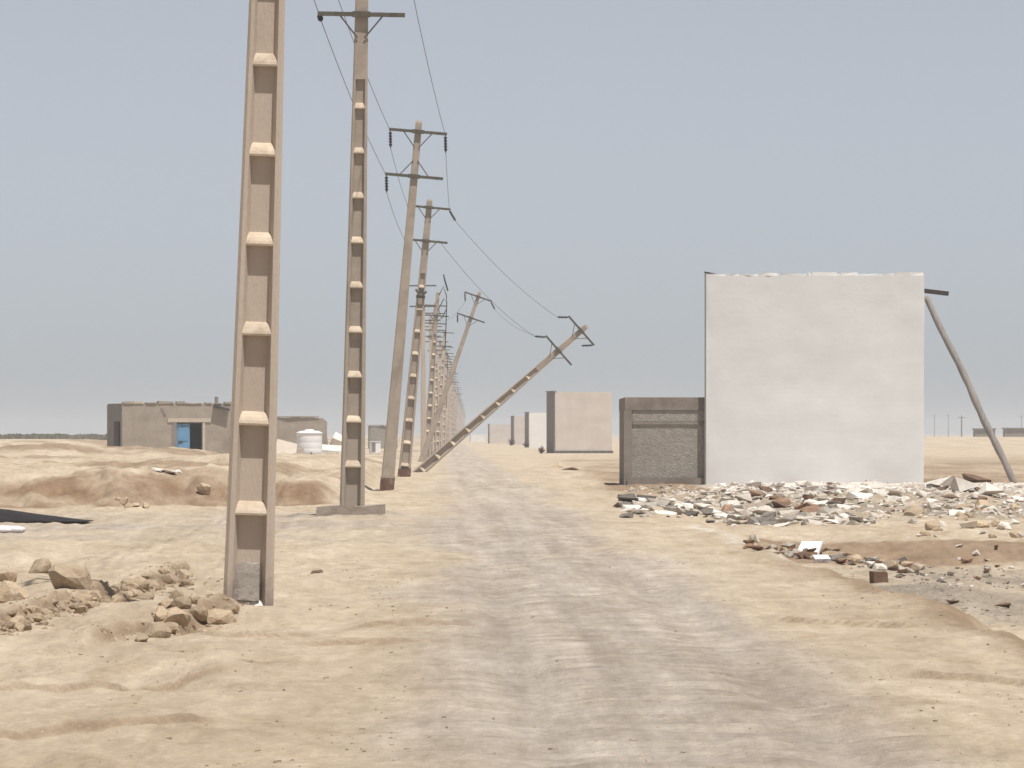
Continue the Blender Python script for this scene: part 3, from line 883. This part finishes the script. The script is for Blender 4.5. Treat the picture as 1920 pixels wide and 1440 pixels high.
def dry_bush(px, Y, w, h, label, seed):
    r = random.Random(seed)
    c = at(px, Y)
    mb = MB()
    for i in range(70):
        a = r.uniform(0, 2 * math.pi); k = r.uniform(0.2, 1)
        tip = Vector((math.cos(a) * k * w / 2, math.sin(a) * k * w / 2, h * r.uniform(0.35, 1.0) * (1.15 - 0.5 * k)))
        mid = tip * 0.5 + Vector((r.uniform(-.05, .05), r.uniform(-.05, .05), 0.05))
        mb.tube([(0, 0, -0.05), mid, tip], [0.02, 0.018, 0.012], 4)
    o = link('dry_bush', mb.mesh('bush'), M_twig, None, loc=c)
    tag(o, label, 'bush')
dry_bush(1015, 425, 0.65, 0.62, 'dead brown bush by the corner of the pink block', 1)
dry_bush(986, 600, 0.8, 0.75, 'dead brown bush by the narrow white block', 2)
dry_bush(958, 700, 1.3, 1.0, 'sprawling dead bush by the hazy pinkish block', 3)

# ------------------------------------------------------------------ house with blue door on the left
YH = 331.0
ph = F / YH
hx = (229 - 960) / ph
hz = float(H(hx + 3, YH)) - 0.1
base_z = CAM_H + (HORIZON - 857) / ph
house = empty('mud_house', (hx, YH, base_z - 0.3), (0, 0, math.radians(14)))
tag(house, 'flat-roofed mud-rendered house with a half open blue door', 'house')
HW = (437 - 229) / ph; HD = 5.2; HH = (857 - 757) / ph + 0.3
dx0, dx1 = (333 - 229) / ph, (382 - 229) / ph
dh = (857 - 791) / ph + 0.3
t = 0.3
mb = MB()
mb.box(0, dx0, 0, t, 0, HH); mb.box(dx1, HW, 0, t, 0, HH); mb.box(dx0, dx1, 0, t, dh, HH)
front = mb.mesh('wall')
link('wall', front, M_mud, house)
sh_ = (857 - 790) / ph + 0.3
mb = MB()
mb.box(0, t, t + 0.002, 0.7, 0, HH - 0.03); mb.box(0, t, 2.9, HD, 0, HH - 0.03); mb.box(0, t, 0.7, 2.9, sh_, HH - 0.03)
link('wall', mb.mesh('wall'), M_grey_shade, house)  # shade of this side is put into the grey material
link('wall', MB().box(HW - t, HW - 0.003, t + 0.002, HD - t - 0.002, 0, HH - 0.03).mesh(), M_mud, house)
link('wall', MB().box(t + 0.002, HW, HD - t, HD, 0, HH - 0.03).mesh(), M_mud, house)
link('shade_lining', MB().box(2.2, HW - t - 0.01, HD - t - 0.06, HD - t - 0.01, 0, HH - 0.05).mesh(), M_inside, house)  # dark panel painting the room's shade behind the doorway
link('floor_shade', MB().box(2.2, HW - t - 0.01, t + 0.3, HD - t - 0.07, 0.0, 0.33).mesh(), M_inside, house)  # dark floor slab painting the unlit room
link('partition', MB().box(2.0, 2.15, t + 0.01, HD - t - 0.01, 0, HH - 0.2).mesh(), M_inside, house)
link('roof', MB().box(0.04, HW - 0.04, t + 0.004, HD - 0.05, HH - 0.026, HH + 0.02).mesh(), M_mud, house)
r = random.Random(12)
x = 0.05
while x < HW - 0.2:
    wd = r.uniform(0.3, 1.0)
    me = slab_mesh([(0, -0.05), (wd / 2, -0.03 - r.uniform(0, .05)), (wd, -0.05), (wd, 0.35), (0, 0.33)], r.uniform(0.05, 0.17), 0.02)
    link('coping_lump', me, M_mud if r.random() < 0.6 else M_pale_lintel, house, loc=(x, 0.0, HH + 0.003))
    x += wd + r.uniform(0.01, 0.25)
link('roof_post', MB().box(HW - 0.9, HW - 0.72, 0.3, 0.48, HH + 0.02, HH + 0.42).mesh(), M_grey_shade, house)
mb = MB(); mb.bar((HW - 1.1, -0.18, HH - 0.14), (HW - 0.15, -0.2, HH - 0.36), 0.12, 0.3); link('awning_board', mb.mesh(), M_darkwood, house)
link('lintel', MB().box(dx0 - 0.55, dx1 + 0.5, -0.05, -0.004, dh - 0.02, dh + 0.22).mesh(), M_pale_lintel, house)
link('door_jamb', MB().box(dx0 - 0.28, dx0 - 0.002, -0.035, -0.004, 0.0, dh - 0.03).mesh(), M_grey_shade, house)
link('door_jamb', MB().box(dx1 + 0.002, dx1 + 0.16, -0.035, -0.004, 0.0, dh - 0.03).mesh(), M_pale_lintel, house)
leaf = link('door', MB().box(dx0 + 0.03, dx0 + 0.80, 0.08, 0.13, 0.05, dh - 0.12).mesh(), M_blue, house)
link('door_panel', MB().box(dx0 + 0.12, dx0 + 0.71, 0.055, 0.078, 0.25, dh * 0.45).mesh(), M_blue, leaf)
link('door_panel', MB().box(dx0 + 0.12, dx0 + 0.71, 0.055, 0.078, dh * 0.53, dh - 0.28).mesh(), M_blue, leaf)
link('latch', MB().box(dx0 + 0.10, dx0 + 0.36, 0.03, 0.054, dh * 0.475, dh * 0.51).mesh(), M_darkwood, leaf)
link('transom', MB().box(dx0 + 0.003, dx1 - 0.003, 0.06, 0.12, dh - 0.115, dh - 0.005).mesh(), M_darkwood, house)
me = slab_mesh([(-0.16, 0), (0.1, 0), (0.16, 0.02), (0.12, 0.03), (-0.1, 0.03)], 0.5, 0.01)
mb = MB(); mb.bar((2.35, -0.012, HH - 0.25), (2.58, -0.012, HH - 0.72), 0.14, 0.02); link('fallen_render_scar', mb.mesh(), M_cement_dark_shade, house)

# low ruin and things near the water tank
def ruin(px0, px1, ytop, Y, mat, label, depth, name='ruined_wall', yb=None):
    k = F / Y
    a = at((px0 + px1) / 2, Y)
    w = (px1 - px0) / k
    e = empty(name, (a.x - w / 2, Y, a.z - 0.2), (0, 0, math.radians(3)))
    tag(e, label, 'building')
    h = CAM_H + (HORIZON - ytop) / k - a.z + 0.2
    me = grid_box(w, depth, h, 12, 6, 0.06, 14)
    rr = random.Random(3)
    for v in me.vertices:
        if v.co.z > h - 0.01:
            f = v.co.x / w
            v.co.z -= 0.9 * max(0, f - 0.9) * 6 * 0.6 + rr.uniform(0, 0.07)
    link('wall', me, mat, e)
    link('roof', MB().box(-0.1, w * 0.86, -0.1, depth, h + 0.004, h + 0.07).mesh(), M_mud, e)
    return e
ruin(505, 614, 782, 420, M_mud, 'low mud-walled ruin behind the white water tank', 4.0, 'mud_ruin')
ruin(692, 745, 798, 520, M_cement, 'low grey wall of a hut behind the small white cabinet', 3.0, 'grey_hut')

# water tank
YT = 378.0
k = F / YT
tb = at(580, YT)
R_, HT = 24.0 / k, 46.0 / k
tank = empty('water_tank', tb, (0, 0, 0))
tag(tank, 'white plastic cylindrical water tank with a lid on bare ground', 'water tank')
prof = [(0.96, 0), (1.0, 0.05), (1.0, 0.22), (0.994, 0.235), (1.0, 0.25), (1.0, 0.47), (0.994, 0.485), (1.0, 0.5), (1.0, 0.72), (0.994, 0.735), (1.0, 0.75), (1.0, 0.84), (1.04, 0.85), (1.04, 0.885), (0.98, 0.9), (0.72, 0.955), (0.4, 0.97)]
def lathe(prof, n=28):
    mb = MB()
    vs = [(math.cos(2 * math.pi * j / n) * a, math.sin(2 * math.pi * j / n) * a, z) for (a, z) in prof for j in range(n)]
    fs = [(i * n + j, i * n + (j + 1) % n, (i + 1) * n + (j + 1) % n, (i + 1) * n + j) for i in range(len(prof) - 1) for j in range(n)]
    fs += [tuple(range(n))[::-1], tuple(range((len(prof) - 1) * n, len(prof) * n))]
    return mb.add(vs, fs).mesh('lathe', True)
link('tank_body', lathe([(a * R_, z * HT) for (a, z) in prof]), M_tank, tank)
link('lid', lathe([(0.38 * R_, 0.971 * HT), (0.38 * R_, 0.995 * HT), (0.3 * R_, 1.02 * HT), (0.1 * R_, 1.025 * HT)], 20), M_tank, tank)
link('outlet_pipe', MB().tube([(0.2 * R_, -R_ * 0.98, 0.12), (0.2 * R_, -R_ * 1.15, 0.12), (0.2 * R_, -R_ * 1.2, 0.02)], 0.04, 8).mesh(), M_steel, tank)
pb = at(564, 360)
o = link('stone_post', slab_mesh([(-0.2, -0.18), (0.19, -0.2), (0.2, 0.2), (-0.18, 0.19)], 0.52, 0.03), M_pale_lintel, None, loc=(pb.x, pb.y, pb.z - 0.05))
tag(o, 'short pale stone post standing in front of the water tank', 'post')

def leaning_slab(px, Y, w, d, th, rx, ry, mat, label, lift=0.1):
    a = at(px, Y)
    o = link('concrete_slab', slab_mesh([(-w / 2, -d / 2), (w * 0.1, -d * 0.54), (w / 2, -d * 0.46), (w * 0.48, d / 2), (-w * 0.45, d * 0.52)], th, 0.02), mat, None,
             loc=(a.x, a.y, a.z + lift), rot=(math.radians(rx), math.radians(ry), 0.1))
    tag(o, label, 'slab')
leaning_slab(535, 372, 1.5, 1.6, 0.16, 38, 12, M_pale_lintel, 'pale slab tipped up between a concrete pole and the water tank', 0.3)
leaning_slab(628, 385, 2.0, 1.8, 0.2, 12, 3, M_rock_white, 'thick pale slab lying flat beside the water tank', 0.22)
leaning_slab(634, 410, 1.6, 1.4, 0.9, 20, 25, M_rock_white, 'big pale broken block leaning on the mud ruin', 0.25)
leaning_slab(672, 395, 0.9, 0.9, 0.2, 30, 18, M_rock_white, 'small pale slab between the slab-footed pole and white cabinet', 0.15)
cb = at(703, 398)
cab = empty('metal_cabinet', (cb.x, cb.y, cb.z - 0.03), (0, 0, math.radians(12)))
tag(cab, 'small white metal cabinet standing in front of the grey hut', 'cabinet')
link('case', MB().box(-0.36, 0.36, -0.3, 0.3, 0.06, 0.86).mesh(), M_tank, cab)
link('top_cover', MB().box(-0.4, 0.4, -0.34, 0.34, 0.862, 0.9).mesh(), M_tank, cab)
link('door', MB().box(-0.3, -0.02, -0.325, -0.302, 0.14, 0.8).mesh(), M_grey_shade, cab)
link('foot', MB().box(-0.33, -0.27, -0.28, 0.28, -0.05, 0.059).mesh(), M_steel, cab)
link('foot', MB().box(0.27, 0.33, -0.28, 0.28, -0.05, 0.059).mesh(), M_steel, cab)

# black sheet and sack at the left
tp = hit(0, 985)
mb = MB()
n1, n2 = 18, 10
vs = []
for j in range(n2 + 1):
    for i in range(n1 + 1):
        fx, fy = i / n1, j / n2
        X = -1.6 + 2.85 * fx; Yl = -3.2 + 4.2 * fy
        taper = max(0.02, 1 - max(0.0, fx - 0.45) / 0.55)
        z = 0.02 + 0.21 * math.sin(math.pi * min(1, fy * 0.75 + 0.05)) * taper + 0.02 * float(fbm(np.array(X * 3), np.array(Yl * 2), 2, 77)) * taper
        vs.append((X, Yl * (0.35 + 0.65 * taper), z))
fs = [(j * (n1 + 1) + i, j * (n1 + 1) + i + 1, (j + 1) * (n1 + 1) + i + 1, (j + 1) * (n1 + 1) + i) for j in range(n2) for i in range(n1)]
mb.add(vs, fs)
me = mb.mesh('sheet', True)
o = link('black_sheet', me, M_black_sheet, None, loc=(tp.x, tp.y + 4.0, float(H(tp.x, tp.y + 4.0)) + 0.02))  # thin black sheet, humped and tapering to a sliver
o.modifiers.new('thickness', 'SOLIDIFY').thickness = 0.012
tag(o, 'thin black sheet humped on the ground before the earth bank', 'sheet')
tp2 = hit(4, 998)
mb = MB(); vs = []; fs = []
for j in range(7):
    a = -math.pi / 2 + math.pi * j / 6
    for i in range(12):
        b_ = 2 * math.pi * i / 12
        vs.append((0.42 * math.copysign(abs(math.cos(a)) ** 0.5, 1) * math.cos(b_) * (1 + 0.05 * math.sin(3 * b_)), 0.55 * abs(math.cos(a)) ** 0.5 * math.sin(b_), 0.09 + 0.09 * math.sin(a)))
for j in range(6):
    for i in range(12): fs.append((j * 12 + i, j * 12 + (i + 1) % 12, (j + 1) * 12 + (i + 1) % 12, (j + 1) * 12 + i))
mb.add(vs, fs)
o = link('woven_sack', mb.mesh('sack', True), M_bag, None, loc=(tp2.x, tp2.y, tp2.z - 0.03), rot=(0, 0, 0.3), scl=(0.9, 0.9, 0.75))
tag(o, 'flat white woven sack with dark print beside the black sheet', 'sack')

# ------------------------------------------------------------------ stones, clods, rubble
def hull_mesh(seed, flat=1.0, n=13):
    r = random.Random(seed)
    bm = bmesh.new()
    for i in range(n):
        v = Vector((r.uniform(-1, 1), r.uniform(-1, 1), r.uniform(-1, 1)))
        m = max(abs(v.x), abs(v.y), abs(v.z))
        v = v / m * r.uniform(0.75, 1.0) * 0.5
        bm.verts.new((v.x, v.y, v.z * flat))
    res = bmesh.ops.convex_hull(bm, input=bm.verts[:])
    bmesh.ops.delete(bm, geom=[g for g in res['geom_interior'] if isinstance(g, bmesh.types.BMVert)], context='VERTS')
    me = bpy.data.meshes.new('stone')
    bm.to_mesh(me); bm.free()
    return me
HULLS = {}
def hulls(key, mat, flat, count=9, n=13):
    out = []
    for i in range(count):
        me = hull_mesh(hash((key, i)) % 9999 if False else sum(map(ord, key)) * 31 + i, flat, n)
        me.materials.append(mat); out.append(me)
    HULLS[key] = out
def lump_mesh(seed, flat=0.7):
    r = random.Random(seed)
    bm = bmesh.new()
    bmesh.ops.create_icosphere(bm, subdivisions=2, radius=0.5)
    cuts = [(Vector((r.uniform(-1, 1), r.uniform(-1, 1), r.uniform(-0.6, 1))).normalized(), r.uniform(0.20, 0.36)) for _ in range(8)]
    for v in bm.verts:
        q = v.co.copy()
        for (n_, d_) in cuts:
            k = q.dot(n_)
            if k > d_: q -= n_ * (k - d_)
        q *= 1.2 + 0.14 * float(fbm(np.array(q.x * 5 + seed), np.array(q.y * 5 + q.z * 4.3), 3, seed))
        v.co = Vector((q.x, q.y, q.z * flat)) * 1.15
    me = bpy.data.meshes.new('clod')
    bm.to_mesh(me); bm.free()
    return me
HULLS['clod'] = []
for i in range(12):
    me_ = lump_mesh(300 + i, 0.72); me_.materials.append(M_clod); HULLS['clod'].append(me_)
hulls('grey', M_rock_grey, 0.62, 10, 12)
hulls('white', M_rock_white, 0.5, 10, 12)
hulls('brown', M_rock_brown, 0.6, 6, 10)
hulls('dark', M_rock_dark, 0.6, 6, 11)
rr = random.Random(99)

def stone(name, kind, p, w, label, cat, group, sink=0.28, asp=None, flat=1.0, seed=None):
    me = rr.choice(HULLS[kind])
    o = link(name, me, None, None)
    sx = w; sy = w * rr.uniform(0.7, 1.15); sz = w * rr.uniform(0.7, 1.1) * flat
    o.scale = (sx, sy, sz)
    tl = 0.35 if kind == 'clod' else 0.2
    o.rotation_euler = (rr.uniform(-tl, tl), rr.uniform(-tl, tl), rr.uniform(0, 6.28))
    o.location = (p.x, p.y, p.z + sz * 0.32 * (1 - sink * 1.5))
    tag(o, label, cat, group)
    return o

def put(name, kind, px, py, wpx, label, cat, group, **kw):
    p = hit(px, py)
    return stone(name, kind, p, wpx * p.y / F, label, cat, group, **kw)

G1 = 'earth clods beside the track'
put('earth_clod', 'clod', 132, 1102, 74, 'largest squarish earth clod on the left verge', 'clod', G1, flat=1.25, sink=0.2)
put('earth_clod', 'clod', 70, 1073, 46, 'flat dark-sided clod lying alone behind the big squarish clod', 'clod', G1, flat=0.9)
put('earth_clod', 'clod', 24, 1128, 52, 'upright clod at the end of the verge row by the big squarish clod', 'clod', G1, flat=1.4)
put('earth_clod', 'clod', 16, 1092, 40, 'small clod stacked behind the upright clod', 'clod', G1, flat=1.2)
for i in range(130):
    t = rr.random()
    px = 10 + 340 * t + rr.uniform(-12, 12)
    py = 1188 - 100 * t + rr.gauss(0, 9) - 10
    w_ = rr.choice((10, 12, 14, 18, 22, 26, 34))
    LB = ('crumb-sized' if w_ < 13 else 'small' if w_ < 20 else 'fist-sized' if w_ < 24 else 'large') + ' dry earth clod in the verge windrow, ' + ('the end by the big squarish clod' if t < 0.4 else 'its middle stretch' if t < 0.7 else 'the end behind the mortar-patched pole')
    put('earth_clod', 'clod', px, py, w_, LB, 'clod', G1, sink=0.5)
for (px, py, w) in ((405, 1168, 70), (372, 1160, 44), (330, 1165, 54), (345, 1140, 40), (300, 1160, 40), (292, 1195, 52), (268, 1202, 34), (318, 1182, 36), (430, 1150, 40), (360, 1128, 26), (330, 1122, 24), (312, 1140, 30)):
    put('earth_clod', 'clod', px, py, w, 'earth clod in the short pile at the foot of the mortar-patched pole', 'clod', G1)
put('stone', 'brown', 595, 1074, 28, 'lone flat brown stone between the pole and the track', 'stone', None, flat=0.5)
put('boulder', 'clod', 386, 925, 30, 'rounded pale boulder lying at the foot of the earth bank', 'boulder', None, flat=1.3, sink=0.05)
for (px, py, w) in ((232, 945, 20), (255, 950, 16), (272, 952, 18), (222, 938, 14), (240, 952, 14), (20, 850, 0)):
    if w: put('stone', 'clod', px, py, w, 'pale stone in the cluster below the earth bank', 'stone', 'stones below the earth bank')
for (px, py) in ((310, 885), (322, 887), (336, 886), (296, 884)):
    put('lime_lump', 'white', px, py, 26, 'white lime lump spilled on the earth bank', 'lump', 'lime lumps on the earth bank', flat=0.5)

# rubble heap before the white block
G2 = 'rubble before the whitewashed block'
for i in range(298):
    px = rr.uniform(1165, 1640)
    if px < 1325:
        py = rr.uniform(938, 972); kind = rr.choice(('grey', 'grey', 'white', 'dark'))
    elif rr.random() < 0.55:
        py = rr.uniform(958, 986); kind = rr.choice(('grey', 'grey', 'dark', 'white', 'white'))
    else:
        py = rr.uniform(922, 960); kind = rr.choice(('grey', 'white', 'white', 'brown'))
    w_ = rr.choice((10, 12, 14, 18, 22, 26, 32, 38, 48))
    sz = 'small' if w_ < 13 else 'middling' if w_ < 20 else 'large'
    wh = 'below the cement outbuilding' if px < 1325 else 'below the whitewashed block, end by the outbuilding' if px < 1480 else 'below the middle of the whitewashed block'
    put('rubble_chunk', kind, px, py, w_, sz + {'grey': ' grey concrete chunk', 'white': ' pale plaster chunk', 'brown': ' brown brick piece', 'dark': ' dark chunk'}[kind] + ' in the rubble ' + wh, 'rubble', G2, flat=rr.uniform(0.5, 1.0), sink=0.4)
G3 = 'white plaster pieces at the wall foot'
for i in range(190):
    px = rr.uniform(1335, 1915); py = rr.uniform(909, 932) + (0 if px < 1640 else rr.uniform(0, 45))
    kind = rr.choice(('white', 'white', 'white', 'white', 'grey', 'brown'))
    w_ = rr.choice((10, 12, 14, 18, 24, 32))
    sz = 'small' if w_ < 13 else 'middling' if w_ < 20 else 'large'
    wh = 'right against the foot of the whitewashed block' if px < 1735 else 'beyond the corner of the whitewashed block'
    put('plaster_piece', kind, px, py, w_, sz + {'white': ' white plaster piece ', 'grey': ' grey lump among white pieces ', 'brown': ' brown lump among white pieces '}[kind] + wh, 'rubble', G3, flat=rr.uniform(0.6, 1.1))
for (px, py, w) in ((1800, 922, 90), (1850, 928, 70), (1760, 915, 55)):
    put('plaster_slab', 'white', px, py, w, 'large white plaster slab heaped beyond the corner of the whitewashed block', 'slab', G3, flat=0.8)
put('stone', 'brown', 1830, 905, 46, 'flat dark-shadowed brown stone near the foot of the timber prop', 'stone', None, flat=0.7)
put('stone', 'brown', 1785, 903, 34, 'brown stone beside the corner of the whitewashed block', 'stone', None, flat=0.7)
G4 = 'pale stones on the right waste ground'
for i in range(42):
    px = rr.uniform(1690, 1918); py = rr.uniform(955, 1010)
    put('stone', rr.choice(('white', 'clod')), px, py, rr.choice((12, 16, 20, 28, 36)), 'pale stone on the waste ground beyond the whitewashed block', 'stone', G4)
for (px, py, w, kd) in ((1797, 1026, 20, 'white'), (1832, 1040, 26, 'white'), (1800, 1050, 14, 'white'), (1850, 1052, 16, 'white'), (1812, 1055, 22, 'brown'), (1870, 1030, 16, 'brown')):
    put('stone', kd, px, py, w, 'light stone by the low terrace edge on the waste ground', 'stone', G4)
G5 = 'debris along the track edge'
for i in range(95):
    t = rr.random()
    px = 1400 + 330 * t; py = 1022 + 62 * t + rr.uniform(-8, 10) - 12 * t
    kind = rr.choice(('white', 'grey', 'brown', 'dark', 'clod'))
    put('debris_piece', kind, px, py, rr.choice((10, 14, 18, 24, 30)), {'white': 'white', 'grey': 'grey', 'brown': 'dark brown', 'dark': 'blackened', 'clod': 'sandy'}[kind] + ' piece of debris along the dropping edge of the track', 'debris', G5)
for i in range(45):
    px = rr.uniform(1640, 1918); py = rr.uniform(1062, 1104)
    kind = rr.choice(('grey', 'grey', 'brown', 'white'))
    put('debris_piece', kind, px, py, rr.choice((8, 10, 14, 18)), {'grey': 'small grey', 'brown': 'small brown', 'white': 'small white'}[kind] + ' stone on the dark gravel strip below the track edge', 'stone', G5)
def flat_board(px, py, w, d, rot, mat, label, tilt=0.0):
    p = hit(px, py)
    o = link('broken_board', slab_mesh([(-w / 2, -d / 2), (w / 2, -d * 0.4), (w * 0.46, d / 2), (-w * 0.48, d * 0.45)], 0.05, 0.008), mat, None, loc=(p.x, p.y, p.z + 0.03), rot=(tilt, 0.04, rot))
    tag(o, label, 'board', G5)
flat_board(1518, 1036, 0.36, 0.4, -0.3, M_white2, 'large white board tipped up on the debris at the track edge', 0.55)
flat_board(1540, 1054, 0.26, 0.2, 0.2, M_bag, 'small white board lying below the large tipped one', 0.35)
pb_ = hit(1648, 1092)
o = link('debris_block', slab_mesh([(-0.1, -0.09), (0.1, -0.1), (0.11, 0.09), (-0.09, 0.1)], 0.17, 0.012), M_rock_brown, None, loc=(pb_.x, pb_.y, pb_.z - 0.03), rot=(0.05, -0.06, 0.3))
tag(o, 'dark square block at the edge of the gravel strip', 'block', G5)
put('stone', 'brown', 1785, 1132, 34, 'dark brown flat stone on the sandy shoulder slope', 'stone', G5, flat=0.5)
put('stone', 'brown', 1880, 1140, 34, 'dark brown stone near the sandy shoulder slope crest', 'stone', G5, flat=0.6)
put('debris_lump', 'brown', 1065, 882, 44, 'brown lump of debris lying by the track before the cement outbuilding', 'debris', None, flat=0.45)
put('debris_lump', 'clod', 1045, 876, 22, 'smaller sandy lump beside the brown lump by the track', 'debris', None, flat=0.6)

# uncountable small stones as one mesh each
def gravel(name, spots, mats, label, cat):
    mb = MB()
    base = [hull_mesh(700 + i, 0.65, 8) for i in range(6)]
    data = [([v.co.copy() for v in m.vertices], [tuple(p.vertices) for p in m.polygons]) for m in base]
    zs_ = H(np.array([q[0] for q in spots]), np.array([q[1] for q in spots]))
    for (x, y, w), z in zip(spots, zs_):
        vs, fs = rr.choice(data)
        a = rr.uniform(0, 6.28); ca, sa = math.cos(a), math.sin(a)
        z = float(z)
        mb.add([(x + (v.x * ca - v.y * sa) * w, y + (v.x * sa + v.y * ca) * w, z + v.z * w + w * 0.05) for v in vs], fs)
    me = mb.mesh(name)
    o = link(name, me, mats)
    tag(o, label, cat, kind='stuff')
spots = []
for i in range(420):
    Y = 24 + 60 * rr.random() ** 1.5
    spots.append((rr.uniform(-0.1, 0.1) * Y, Y, rr.choice((0.01, 0.01, 0.012, 0.014, 0.018, 0.03))))
for i in range(3800):
    Y = 24 + 46 * rr.random() ** 1.4
    x = rr.uniform(-0.1, 0.1) * Y
    if abs(x + 0.012 * Y - 1.25) < 1.3 and rr.random() < 0.75: continue
    if float(vn(x * 1.6, Y * 0.5, 91)) < 0.62 and rr.random() < 0.85: continue
    spots.append((x, Y, rr.choice((0.012, 0.018, 0.025, 0.035))))
gravel('scattered_pebbles', spots, M_pebble, 'small pebbles scattered over the sand and track', 'pebbles')
spots = []
for i in range(700):
    t = rr.random()
    if rr.random() < 0.7:
        x, Y = -4.05 + 0.6 * t + rr.gauss(0, 0.16), 43 + 16 * t
    else:
        x, Y = -2.95 + 0.6 * t + rr.gauss(0, 0.14), 41 + 7.5 * t
    spots.append((x, Y, rr.choice((0.02, 0.03, 0.04, 0.06))))
gravel('clod_crumbs', spots, M_clod, 'crumbled earth between the clods of the windrow', 'crumbs')
spots = []
for i in range(1400):
    Y = rr.uniform(114, 150); x = rr.uniform(3.0, 14)
    spots.append((x, Y, rr.uniform(0.06, 0.26)))
gravel('loose_rubble', spots, M_rock_grey, 'fine loose grey rubble below the whitewashed block', 'rubble')
spots = []
for i in range(600):
    Y = rr.uniform(138, 162); x = rr.uniform(5.6, 15.5)
    spots.append((x, Y, rr.uniform(0.05, 0.2)))
gravel('loose_plaster', spots, M_rock_white, 'fine white plaster crumbs at the foot of the whitewashed block', 'rubble')
spots = []
for i in range(700):
    Y = rr.uniform(58, 84); e = rr.uniform(0.5, 4.5)
    spots.append((4.25 - 0.0125 * Y + e, Y, rr.uniform(0.02, 0.07)))
gravel('dark_gravel', spots, M_rock_grey, 'loose dark gravel strip below the track edge', 'gravel')

# ------------------------------------------------------------------ far left scrub, far right sheds and poles
mb = MB()
for i in range(420):
    Y = rr.uniform(640, 760); x = (rr.uniform(-140, 205) - 960) * Y / F
    z = float(H(x, Y)); w = rr.uniform(0.8, 2.6); h = CAM_H - z + rr.uniform(-0.5, 0.02)
    for k in range(5):
        ox, oy = rr.uniform(-w, w) * 0.5, rr.uniform(-w, w) * 0.5
        s_ = w * rr.uniform(0.25, 0.5)
        mb.add([(x + ox - s_, Y + oy, z), (x + ox + s_, Y + oy, z), (x + ox, Y + oy + s_, z), (x + ox - s_ * 0.5, Y + oy - s_, z), (x + ox + rr.uniform(-.2, .2), Y + oy, z + h * rr.uniform(0.7, 1.0)),
                (x + ox + s_ * 0.7, Y + oy - s_ * .4, z + h * rr.uniform(0.6, .95))],
               [(0, 3, 4), (3, 1, 5), (3, 5, 4), (1, 2, 5), (2, 0, 4), (2, 4, 5), (0, 2, 1, 3)])
o = link('far_scrub', mb.mesh('scrub'), M_scrub)
tag(o, 'dark line of low scrub along the far horizon', 'scrub', kind='stuff')
def shed(px0, px1, ytop, Y, label):
    k = F / Y
    a = at((px0 + px1) / 2, Y); w = (px1 - px0) / k
    h = CAM_H + (HORIZON - ytop) / k - a.z + 0.2
    e = empty('far_shed', (a.x - w / 2, Y, a.z - 0.2))
    tag(e, label, 'shed', 'sheds on the far desert rim')
    link('wall', MB().box(0, w, 0, 3, 0, h - 0.15).mesh(), M_cement_dark_shade, e)
    link('roof', MB().box(-0.15, w + 0.15, -0.2, 3.2, h - 0.147, h).mesh(), M_grey_shade, e)
shed(1828, 1866, 803, 760, 'small grey shed on the desert rim behind the timber prop')
shed(1884, 1935, 802, 780, 'wider grey shed on the desert rim beyond the small one')
for (px, Y, h, lb) in ((1803, 900, 4.6, 'darker thin wooden pole on the far desert rim'), (1778, 1700, 7.5, 'faint wooden pole on the far desert rim'), (1752, 1750, 7.5, 'faint wooden pole on the far desert rim'), (1915, 1600, 7.0, 'faint wooden pole on the far desert rim')):
    a = at(px, Y)
    e = empty('wooden_pole', (a.x, Y, a.z - 0.3)); tag(e, lb, 'pole', 'far wooden poles')
    link('shaft', MB().tube([(0, 0, 0), (0, 0, h)], [0.14, 0.09], 6).mesh(), M_wood, e)
    link('crossarm', MB().box(-0.6, 0.6, -0.16, -0.1, h - 0.4, h - 0.28).mesh(), M_wood, e)

# ------------------------------------------------------------------ dusty air
mb = MB().box(-1600, 1600, -95, 6600, -3.0, 16.0)
hz_o = link('haze', mb.mesh('haze'))
tag(hz_o, 'pale dusty air over the desert', 'haze', kind='stuff')
hm = bpy.data.materials.new('dusty_air')
hm.use_nodes = True
hn = hm.node_tree
for n_ in list(hn.nodes): hn.nodes.remove(n_)
pv = hn.nodes.new('ShaderNodeVolumePrincipled')
pv.inputs['Color'].default_value = (0.735, 0.79, 0.865, 1)
pv.inputs['Density'].default_value = 0.00034
pv.inputs['Anisotropy'].default_value = 0.0
ho = hn.nodes.new('ShaderNodeOutputMaterial')
hn.links.new(pv.outputs[0], ho.inputs['Volume'])
hz_o.data.materials.append(hm)
